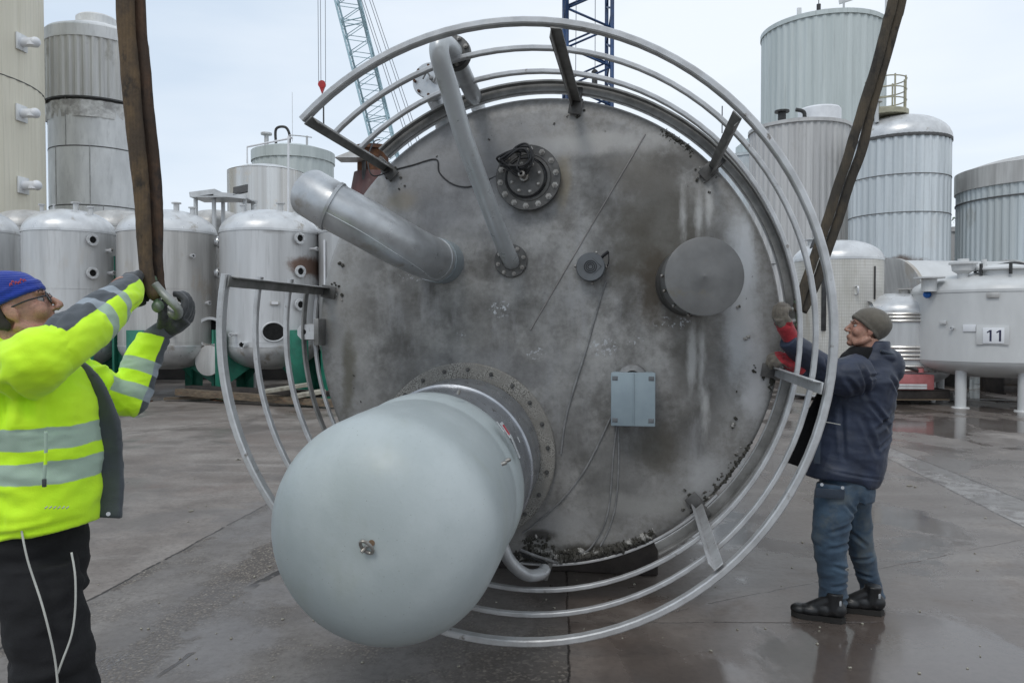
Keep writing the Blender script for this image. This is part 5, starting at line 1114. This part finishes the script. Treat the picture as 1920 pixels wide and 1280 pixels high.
def face_bits(root, T, M, k, body):
    for s_ in (1, -1):
        m = MB(); m.ell(T((.066, s_*.031, .004)), .0125*k, M); e = child(root, m, 'eye', M_eye, 0, body)
        m = MB(); m.ell(T((.0755, s_*.031, .003)), (.004*k, .0055*k, .0055*k), M); child(root, m, 'iris', M_iris, 0, e)
        m = MB(); m.tube([T((.080, s_*.014, .024)), T((.083, s_*.030, .030)), T((.072, s_*.048, .026))], [.0035*k, .0045*k, .003*k], 6); child(root, m, 'eyebrow', M_brow, 0, body)
def hand_prims(m, wrist, M, curl, k=1.0, thumb=1, spread=.0, thc=.5):
    """M: x along the hand, z = back of hand, y = thumb side*thumb"""
    wrist = Vector(wrist)
    def T(v): return wrist+M @ (Vector((v[0], v[1]*thumb, v[2]))*k)
    m.loft2 = None
    m.tube([T((-.01, 0, 0)), T((.02, 0, 0)), T((.05, .002, .002)), T((.082, 0, 0))], [.027*k, .030*k, .034*k, .030*k], 12)
    for y in (-.028, .026): m.tube([T((.01, y*.5, 0)), T((.05, y, -.002)), T((.088, y*.95, 0))], [.016*k, .017*k, .014*k], 10)
    ys = (.030, .010, -.010, -.029); Ls = (.040, .046, .042, .032); x0 = (.088, .092, .089, .082)
    for i in range(4):
        p = Vector((x0[i], ys[i], 0)); a = 0; pts = [Vector((x0[i]-.025, ys[i]*.95, 0)), p.copy()]; rr_ = [.0125, .0125]; cu = curl[i] if isinstance(curl, (list, tuple)) else curl
        for j, f in enumerate((1.0, .68, .52)):
            a += cu*(.85, 1.05, .75)[j]; p = p+Vector((math.cos(a), spread*(ys[i]*20), -math.sin(a)))*Ls[i]*f; pts.append(p.copy()); rr_.append((.0118, .0108, .0095)[j])
        m.tube([T(q) for q in pts], [q*k for q in rr_], 9)
    p = [(.012, .022, -.004), (.038, .046, -.014), (.060, .056, -.030-.02*thc), (.082, .050-.02*thc, -.042-.03*thc)]
    m.tube([T(q) for q in p], [.016*k, .015*k, .0135*k, .0115*k], 9)
def boot(root, heel, toe, k=1.0, lean=(0, 0, 1), par=None):
    heel, toe = Vector(heel), Vector(toe); d = (toe-heel); Lb = d.length; M = frame(d, (0, 0, 1))
    def T(v): return heel+M @ Vector(v)
    m = MB(); w = .046*k
    for x, rx, ry, rz, z in ((.045, .05, .040, .048, .070), (.11, .07, .042, .045, .060), (.19, .07, .048, .036, .048), (.245, .05, .044, .032, .044)):
        m.ell(T((x*Lb/.29, 0, z)), (rx, ry, rz), M)
    m.tube([T((.065, 0, .06)), T((.062, 0, .11)), T((.058, 0, .165))], [.043, .043, .047], 16); m.tube([T((.08, 0, .12)), T((.14, 0, .085)), T((.19, 0, .06))], [.036, .034, .03], 12)
    b = skin(root, m, 'boot', [M_boot], .006, 3, None, par)
    m = MB(); out_ = [(0, .0), (.02, .034), (.08, .038), (.14, .036), (.20, .048), (.26, .044), (.295, .02), (.30, 0)]; out_ = out_+[(x, -y) for x, y in out_[::-1][1:-1]]
    n_ = len(out_); sc_ = Lb/.30
    m.add([T((x*sc_, y, .002)) for x, y in out_]+[T((x*sc_*1.0, y*1.06, .030)) for x, y in out_], [list(range(n_))[::-1], list(range(n_, 2*n_))]+[(i, (i+1) % n_, n_+(i+1) % n_, n_+i) for i in range(n_)]); child(root, m, 'sole', M_sole, 30, b)
    m = MB(); m.box(T((.028, .0, .115)), (.012, .070, .028), M, .004); child(root, m, 'heel_trim', M_lightgrey, 30, b)
    m = MB()
    for i in range(4): m.tube([T((.095+.025*i, -.026, .128-.017*i)), T((.10+.025*i, 0, .142-.018*i)), T((.095+.025*i, .026, .128-.017*i))], .0035, 6)
    child(root, m, 'laces', M_gloveGr, 0, b)
    return b
# ---------------------------------------------------------------- worker in yellow (left)
YL = 2.25; KL = F/YL
def J(px, py, dy=0): return P(px, py, YL+dy)
def hv_mat():
    s = NT('hi_vis_softshell'); p = s.pos
    n = s.noise(6, 5, .6); base = s.mix(s.step(n, .35, .65), (.56, .93, .010), (.64, 1.0, .016))
    wv = s.math('MULTIPLY', s.math('SUBTRACT', s.noise(5, 4, .6, vec=p), .5), .03)
    z = s.math('ADD', s.xyz(p)[2], wv); x = s.xyz(p)[0]
    st = s.n('ShaderNodeTexWave', wave_type='BANDS', bands_direction='DIAGONAL'); st.inputs['Scale'].default_value = 90; s.l(p, st.inputs['Vector'])
    refl = s.mix(s.step(st.outputs[1], .35, .6, 0, .5), (.36, .44, .40), (.30, .50, .26))
    m1 = None
    torso_x = s.math('MULTIPLY', s.step(s.dot(p, (0, 0, 1)), J(0, 760).z, J(0, 770).z, 0, 1), 1)
    for py in (828, 894):
        b = s.band(z, J(85, py, -.2).z, .030, .002); m1 = b if m1 is None else s.math('MAXIMUM', m1, b)
    c = s.mix(m1, base, refl)
    return s, c, p, x, z, refl, base
s, c, p, x, z, refl, base = hv_mat(); M_hv = s.fin(c, .75, 0, s.bump(s.math('ADD', s.math('MULTIPLY', s.noise(300, 2, .5), .2), s.noise(14, 5, .6, dist=.5)), .3, .008), sheen=.15)
def perp(a, b, sgn):
    v_ = ((a+b)/2-CAM).normalized(); n_ = (b-a).cross(v_).normalized(); return n_ if n_.dot(Vector(sgn)) > 0 else -n_
def sleeve_mat(name, a, b, dark_side, ts, hw, darkfrom, cut=0.0, dmax=9):
    """bands across the sleeve at distances ts along a->b, charcoal panel on one side"""
    s = NT(name); p = s.pos; d = (b-a).normalized(); t = s.math('SUBTRACT', s.dot(p, d), a.dot(d)); q = s.math('SUBTRACT', s.dot(p, dark_side), a.dot(dark_side))
    wv = s.math('MULTIPLY', s.math('SUBTRACT', s.noise(9, 3, .6, vec=p), .5), .02)
    n = s.noise(6, 5, .6); base = s.mix(s.step(n, .35, .65), (.56, .93, .010), (.64, 1.0, .016)); grey = (.055, .065, .075)
    st = s.n('ShaderNodeTexWave', wave_type='BANDS', bands_direction='DIAGONAL'); st.inputs['Scale'].default_value = 110; s.l(p, st.inputs['Vector'])
    dm = s.math('MULTIPLY', s.step(s.math('ADD', q, wv), cut, cut+.003), s.step(s.math('ADD', t, wv), darkfrom, darkfrom+.004)); c = s.mix(dm, base, grey)
    for tt in ts:
        bnd = s.band(s.math('ADD', t, s.math('MULTIPLY', wv, .5)), tt, hw, .002); r1 = s.mix(s.step(st.outputs[1], .35, .6, 0, .6), (.36, .44, .40), (.30, .50, .26)); r2 = s.mix(s.step(st.outputs[1], .3, .6, 0, .5), (.28, .32, .36), (.20, .24, .27))
        c = s.mix(bnd, c, s.mix(dm, r1, r2))
    return s.fin(c, .7, 0, s.bump(s.math('ADD', s.math('MULTIPLY', s.noise(300, 2, .5), .2), s.noise(16, 5, .6, dist=.5)), .3, .008), sheen=.15)
q = J(75, 1400); w1 = empty('person', (q.x, q.y, 0), 'worker in blue beanie, glasses, bright yellow jacket and black trousers reaching up to a sling', 'person')
# head: faces right, turned a little away from the camera, looking up
HM = frame((math.cos(rad(24))*.92, math.sin(rad(24))*.92, .39), (-.2, 0, 1)); kH = .95
hc = J(36, 582, .0)
T, hm = head_mesh(w1, hc, HM, kH, 'head', neck=J(14, 655, .02))
hm.transform(Matrix.Translation(-w1.location)); body = link('body', hm, [M_skin], w1); face_bits(w1, T, HM, kH, body)
bn = beanie(w1, T, HM, kH, (-.022, 0, .040), (.108, .088, .092), (0, 0, .026), (-.13, 0, 1), .010, M_beanieB, body)
m = MB()
rr = random.Random(2)
for k_ in range(6): a = -.35+k_*.09; q = T((.060-.007*k_, -.062-.0045*k_, .066+.004*math.sin(k_*2))); m.tube([q, q+HM @ Vector((-.003, -.000, .006)), q+HM @ Vector((-.007, -.001, -.001))], .0016, 6)
child(w1, m, 'stitched_mark', M_stred, 0, bn)
m = MB()
for s_ in (1, -1):
    m.tube([T((.092, s_*.034+.024*math.cos(a), .002+.017*math.sin(a))) for a in [2*math.pi*i/14 for i in range(14)]], .0022, 6, closed=True, smooth=False)
    m.tube([T((.090, s_*.058, .006)), T((.04, s_*.076, .008)), T((-.01, s_*.080, .004))], .0024, 6)
m.tube([T((.094, -.010, .004)), T((.098, 0, .007)), T((.094, .010, .004))], .002, 6); gl = child(w1, m, 'glasses', M_frame, 0, body)
for s_ in (1, -1): m = MB(); m.lathe([(.023, -.0006), (.023, .0006)], T((.092, s_*.034, .002)), HM @ Vector((1, 0, 0)), 20); child(w1, m, 'lens', M_lens, 0, gl)
m = MB()
for _ in range(40): a_ = rr.uniform(1.7, 4.6); q = T((-.02+.085*math.cos(a_), .072*math.sin(a_), rr.uniform(-.05, .02))); m.ell(q, (.014, .008, .02), HM, 8, 6)
skin(w1, m, 'hair', [M_hair], .005, 2, None, body)
# jacket
Rl = lambda px: px/KL
m = MB()
m.loft([(J(84, 975, 0), Rl(99), .172), (J(84, 962, 0), Rl(103), .178), (J(82, 900, 0), Rl(104), .178), (J(76, 800, 0), Rl(104), .185), (J(66, 730, 0), Rl(100), .20), (J(52, 690, 0), Rl(90), .20), (J(38, 660, .02), Rl(70), .16), (J(28, 632, .04), Rl(48), .10), (J(24, 618, .05), Rl(44), .075)])
m.tube([J(40, 694, -.13), J(72, 674, -.19), J(118, 640, -.14)], [Rl(60), Rl(54), Rl(42)], 18)
m.tube([J(100, 705, .15), J(150, 712, .22), J(190, 728, .27)], [.075, .068, .066], 16)
m.v = [(v[0], v[1], v[2]-max(0, min(1, (1.18-v[2])/.1))*max(0, (J(95, 970).x-v[0]))*.35) for v in m.v]
jk = skin(w1, m, 'jacket', [M_hv], .0075, 3, wrinkle(.010, 6, (0, 0, 1), 1.0, .004, [(J(0, 742), J(60, 722), .016, .016), (J(60, 722), J(112, 672), .014, .014), (J(112, 700), J(122, 775), .012, .012), (J(96, 708), J(80, 790), .016, .010), (J(140, 740), J(150, 800), .014, .008), (J(20, 900), J(120, 925), .018, .008), (J(90, 790), J(185, 800), .005, .004), (J(85, 700), J(87, 810), .006, .004), (J(83, 905), J(80, 965), .006, .004), (J(0, 985), J(185, 958), .008, .006), (J(100, 850), J(170, 870), .02, .007)]))
sa, sb = J(92, 650, -.16), J(246, 540, .18)
M_sl1 = sleeve_mat('near_sleeve_cloth', sa, sb, perp(sa, sb, (0, 0, 1)), [.17, .275], .022, .0, .006)
m = MB(); m.tube([J(84, 667, -.17), J(118, 644, -.14), J(160, 613, -.05), J(200, 581, .06), J(231, 554, .19), J(243, 543, .26)], [Rl(52), Rl(46), .070, .063, .054, .047], 18)
sv = skin(w1, m, 'sleeve', [M_sl1], .0065, 3, wrinkle(.008, 9, (.6, 0, -.4), 4.0, .004, [(J(95, 620), J(135, 612), .014, .012), (J(110, 635), J(160, 600), .012, .010), (J(60, 650), J(130, 650), .018, .012), (J(150, 575), J(185, 625), .010, .008), (J(190, 550), J(215, 590), .010, .008)]), jk); sv['label'] = 'raised near sleeve with charcoal elbow panel'
fa, fb = J(240, 770, .33), J(290, 628, .42)
M_sl2 = sleeve_mat('far_sleeve_cloth', fa, fb, perp(fa, fb, (1, 0, 0)), [.065, .155], .024, -.3, .030)
m = MB(); m.tube([J(176, 722, .26), J(205, 736, .31), J(232, 752, .34)], [.068, .066, .066], 16); m.ell(J(236, 742, .345), .072); m.tube([J(232, 752, .34), J(242, 742, .35), J(262, 690, .39), J(284, 640, .42), J(288, 628, .425)], [.066, .066, .061, .054, .052], 16)
sv = skin(w1, m, 'sleeve', [M_sl2], .0065, 3, wrinkle(.007, 9, (0, 0, 1), 6.0, .004, [(J(195, 715), J(215, 760), .012, .012), (J(215, 700), J(235, 725), .012, .010), (J(225, 690), J(268, 700), .010, .008)]), jk); sv['label'] = 'far sleeve bent upwards'
# open front panel of the jacket
m = MB(); pts = [J(150, 682, .04), J(172, 720, .05), J(190, 780, .05), J(198, 850, .04), J(200, 920, .03), J(196, 970, .02)]
m.sweep(spline(pts, .1, 4)[0], [(.012, .05), (-.012, .05), (-.012, -.05), (.012, -.05)], nrm=(0, 1, 0), scl=[(1, .25+.75*min(1, i/9)) for i in range(21)])
pn = skin(w1, m, 'front_panel', [M_lining], .006, 3, wrinkle(.003, 5, (0, 0, 1), 8.0), jk)
m = MB(); m.cyl(J(203, 963, -.03), J(203, 963, -.045), .006, 10); child(w1, m, 'snap_button', M_stud, 30, pn)
m = MB()
for k_ in range(6): m.tube([J(84+k_*8, 953, -.182), J(89+k_*8, 949, -.182)], .0018, 5, smooth=False)
child(w1, m, 'hatch_marks', M_pip, 0, jk)
m = MB(); m.tube([J(86, 808, -.196), J(86, 850, -.195), J(83, 900, -.192)], .005, 6); zp = child(w1, m, 'pocket_zip', M_hv, 0, jk); m = MB(); m.box(J(83, 905, -.20), (.010, .008, .022), None, .002); child(w1, m, 'zip_pull', M_gloveB, 30, zp)
m = MB(); m.loft([(J(26, 640, .05), Rl(46), .082), (J(22, 615, .05), Rl(44), .078), (J(20, 606, .05), Rl(42), .074), (J(20, 606, .05), Rl(37), .066), (J(24, 635, .05), Rl(37), .066)]); child(w1, m, 'collar', M_hv, 0, jk)
# gloves
gN = J(242, 534, .30); gNm = J(258, 520, .44)
MH1 = frame((gNm-gN), (-.70, -.25, .62))
m = MB(); m.tube([gN-MH1 @ Vector((.05, 0, 0)), gN], [.034, .036], 14); hand_prims(m, gN+MH1 @ Vector((.0, 0, 0)), MH1, [.95, 1.0, 1.0, 1.05], 1.05, 1, 0, .8)
skin(w1, m, 'glove', [M_gloveB], .0042, 2, wrinkle(.0025, 30, None, 3), None)
m = MB(); m.tube([gN-MH1 @ Vector((.075, 0, 0)), gN-MH1 @ Vector((.03, 0, 0)), gN+MH1 @ Vector((.012, 0, 0))], [.034, .038, .037], 16, smooth=False); child(w1, m, 'glove_cuff', M_gloveGr, 0)
m = MB(); m.tube([J(228, 541, .20), J(239, 534, .27)], [.036, .034], 14, smooth=False); child(w1, m, 'wrist', M_skin, 0, body)
gF = J(300, 624, .43); gFm = J(346, 594, .435)
MH2 = frame((gFm-gF), (.55, -.25, -.78))
m = MB(); hand_prims(m, gF+MH2 @ Vector((.01, 0, 0)), MH2, [.92, .98, 1.02, 1.08], 1.12, 1, 0, .7); skin(w1, m, 'glove', [M_gloveB], .0042, 2, wrinkle(.0025, 30, None, 5), None)
m = MB(); m.tube([gF-MH2 @ Vector((.06, 0, 0)), gF-MH2 @ Vector((.01, 0, 0)), gF+MH2 @ Vector((.03, 0, 0))], [.034, .036, .036], 16, smooth=False); child(w1, m, 'glove_cuff', M_gloveGr, 0)
# trousers
m = MB()
m.loft([(J(66, 940, 0), Rl(80), .15), (J(64, 1000, 0), Rl(82), .155), (J(68, 1060, 0), Rl(80), .155), (J(74, 1110, 0), Rl(76), .15)])
m.loft([(J(64, 1050, -.08), Rl(72), .09), (J(82, 1150, -.09), Rl(72), .10), (J(104, 1240, -.09), Rl(70), .095), (J(116, 1320, -.09), Rl(64), .085), (J(112, 1430, -.09), Rl(58), .078), (J(96, 1560, -.09), Rl(60), .085), (J(92, 1618, -.09), Rl(62), .09)])
m.loft([(J(72, 1060, .08), Rl(70), .09), (J(84, 1150, .10), Rl(66), .10), (J(82, 1240, .11), Rl(62), .092), (J(78, 1340, .12), Rl(58), .085), (J(60, 1450, .13), Rl(54), .078), (J(40, 1560, .14), Rl(54), .085), (J(36, 1600, .14), Rl(56), .09)])
skin(w1, m, 'trousers', [M_trB], .009, 4, wrinkle(.013, 6, (0, 0, 1), 12))
def onl(pts, y): return [J(a, b, y+c_) for a, b, c_ in pts]
m = MB(); m.tube(onl([(40, 992, -.02), (52, 1050, -.04), (78, 1130, -.045), (96, 1200, -.045), (105, 1250, -.045), (110, 1310, -.04)], -.146), .0032, 6); child(w1, m, 'reflective_piping', M_pip, 0)
m = MB(); m.tube(onl([(134, 1035, .03), (141, 1080, .02), (141, 1140, .01), (134, 1190, -.01), (118, 1235, -.035), (108, 1262, -.04)], -.146), .0032, 6); child(w1, m, 'reflective_piping', M_pip, 0)
hb = J(60, 1650, -.09); boot(w1, (hb.x, hb.y, 0), (hb.x+.29, hb.y-.02, 0)); hb = J(4, 1650, .14); boot(w1, (hb.x, hb.y, 0), (hb.x+.28, hb.y+.05, 0))
# ---------------------------------------------------------------- worker in navy (right)
YR = 4.35; KR = F/YR
def J(px, py, dy=0): return P(px, py, YR+dy)
Rr = lambda px: px/KR
q = J(1590, 1160); w2 = empty('person', (q.x, q.y, 0), 'worker in khaki beanie, navy jacket, blue trousers and red gloves beside the tank rim', 'person')
HM = frame((-.96, .16, .21), (.15, 0, 1)); kH = .95
hc = J(1623, 617, 0)
T, hm = head_mesh(w2, hc, HM, kH, 'head', neck=J(1646, 690, 0))
hm.transform(Matrix.Translation(-w2.location)); body = link('body', hm, [M_skin], w2); face_bits(w2, T, HM, kH, body)
beanie(w2, T, HM, kH, (-.026, 0, .036), (.114, .090, .098), (.01, 0, .006), (-.70, 0, 1), .011, M_beanieG, body)
m = MB()
for s_ in (1, -1): m.tube([T((.055, s_*.040, -.088)), T((.072, s_*.022, -.078)), T((.090, 0, -.0505)), ], [.006, .004, .003], 6)
# jacket
m = MB()
m.loft([(J(1578, 898, 0), Rr(66), .165, 0), (J(1582, 885, 0), Rr(69), .168), (J(1592, 850, 0), Rr(68), .165), (J(1602, 800, 0), Rr(66), .165), (J(1609, 750, 0), Rr(65), .18), (J(1615, 712, 0), Rr(62), .20), (J(1624, 690, 0), Rr(50), .165), (J(1636, 672, 0), Rr(34), .10), (J(1642, 652, 0), Rr(25), .082), (J(1645, 640, 0), Rr(20), .074)])
# hem is lower at the back
m.v = [(v[0], v[1], v[2]-max(0, min(1, (1.05-v[2])/.25))*.035*(1 if v[0] > J(1600, 800).x else -.6)) for v in m.v]
m.tube([J(1610, 700, -.13), J(1585, 705, -.17), J(1556, 700, -.16), J(1530, 682, -.18), J(1502, 660, -.28), J(1482, 642, -.34), J(1476, 636, -.35)], [Rr(38), Rr(37), Rr(31), Rr(26), Rr(22), Rr(18), Rr(17)], 16)
m.tube([J(1605, 705, .13), J(1570, 712, .16), J(1535, 712, .02), J(1512, 702, -.12), J(1494, 690, -.22)], [Rr(34), Rr(30), Rr(25), Rr(20), Rr(17)], 16)
m.ell(J(1666, 690, 0), (Rr(25), .115, Rr(36)), Matrix.Rotation(rad(12), 3, 'Y')); m.ell(J(1652, 668, 0), (Rr(32), .11, Rr(16)), Matrix.Rotation(rad(18), 3, 'Y')); m.ell(J(1640, 690, 0), (Rr(36), .13, Rr(26)))
jk2 = skin(w2, m, 'jacket', [M_navy], .0075, 3, wrinkle(.009, 5.0, (.3, 0, 1), 20, .003, [(J(1572, 676), J(1600, 745), .012, .014), (J(1600, 745), J(1650, 800), .012, .012), (J(1545, 700), J(1575, 735), .012, .012), (J(1618, 800), J(1668, 765), .012, .012), (J(1622, 835), J(1664, 810), .010, .010), (J(1560, 750), J(1562, 860), .012, .008), (J(1590, 770), J(1622, 850), .014, .010), (J(1510, 668), J(1530, 700), .010, .010), (J(1640, 700), J(1672, 735), .012, .012), (J(1530, 872), J(1640, 892), .006, .005), (J(1585, 700), J(1625, 700), .008, .008)]))
m = MB(); m.sweep(spline([J(1545, 735, .10), J(1524, 790, .11), J(1504, 840, .12), J(1492, 872, .13)], .1, 5)[0], [(.010, .07), (-.010, .07), (-.010, -.07), (.010, -.07)], nrm=(0, 1, 0), scl=[(1, .45+.55*min(1, i/8)) for i in range(16)]); skin(w2, m, 'front_flap', [M_blackf], .007, 2, wrinkle(.005, 9, None, 2), jk2)
m = MB(); m.loft([(J(1602, 698, .0), Rr(34), .085), (J(1600, 682, 0), Rr(32), .085), (J(1608, 664, 0), Rr(28), .080), (J(1618, 650, 0), Rr(22), .072)]); skin(w2, m, 'fleece_collar', [M_blackf], .006, 2, wrinkle(.004, 14, None, 5), jk2)
m = MB(); m.tube([J(1652, 658, -.10), J(1672, 664, -.09), J(1684, 670, -.04), J(1686, 672, .04), J(1672, 662, .09)], .009, 8); child(w2, m, 'hood_edge', M_jean_d, 0, jk2)
m = MB(); m.tube([J(1628, 716, -.212), J(1650, 716, -.17), J(1668, 712, -.09)], .0022, 5); child(w2, m, 'back_piping', M_pip, 0, jk2)
m = MB(); m.tube([J(1535, 789, -.155), J(1555, 792, -.175), J(1576, 796, -.18)], .0025, 5); child(w2, m, 'pocket_piping', M_pip, 0, jk2)
m = MB(); m.box(J(1532, 845, -.13), (.035, .012, .14), None, .004); child(w2, m, 'pocket_tab', M_jean_d, 30, jk2)
# gloves: near hand up on the shackle, far hand lower on the rim
for (wp, tip, up, cur, th_, sd) in ((J(1480, 628, -.35), J(1462, 592, -.38), (-.8, -.50, .1), [.9, .95, 1.0, 1.0], 1, 31), (J(1494, 688, -.23), J(1462, 668, -.28), (-.2, -.5, .7), [.95, 1.0, 1.0, 1.05], -1, 37)):
    MH = frame(tip-wp, up); m = MB(); hand_prims(m, wp+MH @ Vector((.02, 0, 0)), MH, cur, 1.12, th_, 0, .8); gv = skin(w2, m, 'glove', [M_gloveT, M_gloveR], .0045, 2, wrinkle(.002, 30, None, sd))
    for p_ in gv.data.polygons:
        d_ = (p_.center+w2.location-wp); d_ = MH.transposed() @ d_; p_.material_index = 1 if (d_.x < .075+.012*math.sin(d_.y*120) and d_.z > -.03) or (sd != 31 and d_.z > -.01) else 0
    m = MB(); m.tube([wp-MH @ Vector((.03, 0, 0)), wp+MH @ Vector((.02, 0, 0)), wp+MH @ Vector((.055, 0, .002)), wp+MH @ Vector((.075, 0, .003))], [.040, .042, .043, .036], 18); o_ = child(w2, m, 'glove_cuff', M_gloveR, 0, gv)
# trousers
m = MB(); m.loft([(J(1588, 870, 0), Rr(48), .145), (J(1588, 905, 0), Rr(49), .15), (J(1588, 935, 0), Rr(46), .145)])
m.loft([(J(1574, 905, -.07), Rr(42), .085), (J(1562, 960, -.085), Rr(36), .088), (J(1556, 1010, -.09), Rr(31), .082), (J(1559, 1060, -.08), Rr(27), .075), (J(1562, 1105, -.07), Rr(24), .070), (J(1560, 1136, -.06), Rr(26), .076)])
m.loft([(J(1602, 905, .08), Rr(34), .085), (J(1605, 960, .10), Rr(28), .082), (J(1610, 1010, .12), Rr(25), .076), (J(1622, 1060, .14), Rr(22), .07), (J(1633, 1095, .15), Rr(20), .066), (J(1636, 1118, .16), Rr(22), .072)])
tr = skin(w2, m, 'trousers', [M_jean], .008, 3, wrinkle(.009, 6, (0, 0, 1), 41, .004, [(J(1530, 985), J(1585, 968), .010, .012), (J(1528, 1015), J(1580, 1005), .010, .012), (J(1540, 1045), J(1590, 1062), .010, .012), (J(1538, 1085), J(1588, 1078), .009, .012), (J(1536, 1108), J(1586, 1115), .009, .012), (J(1600, 1000), J(1635, 1030), .010, .012), (J(1612, 1060), J(1648, 1050), .009, .010), (J(1616, 1085), J(1650, 1092), .009, .012), (J(1560, 930), J(1590, 960), .010, .010), (J(1592, 920), J(1600, 1010), .012, .016)]))
m = MB(); m.box(J(1556, 925, -.172), (.16, .012, .05), Matrix.Rotation(rad(4), 3, 'Y'), .004); pk = child(w2, m, 'pocket_flap', M_jean_d, 30, tr)
for px in (1541, 1580): m = MB(); m.cyl(J(px, 908 if px < 1560 else 914, -.178), J(px, 908 if px < 1560 else 914, -.188), .009, 12); child(w2, m, 'stud', M_stud, 30, pk)
t = G(1483, 1152); h = G(1586, 1168); boot(w2, (h.x, h.y, 0), (t.x, t.y, 0)); t = G(1588, 1142); h = G(1658, 1153); boot(w2, (h.x, h.y, 0), (h.x-.25, h.y+.10, 0))
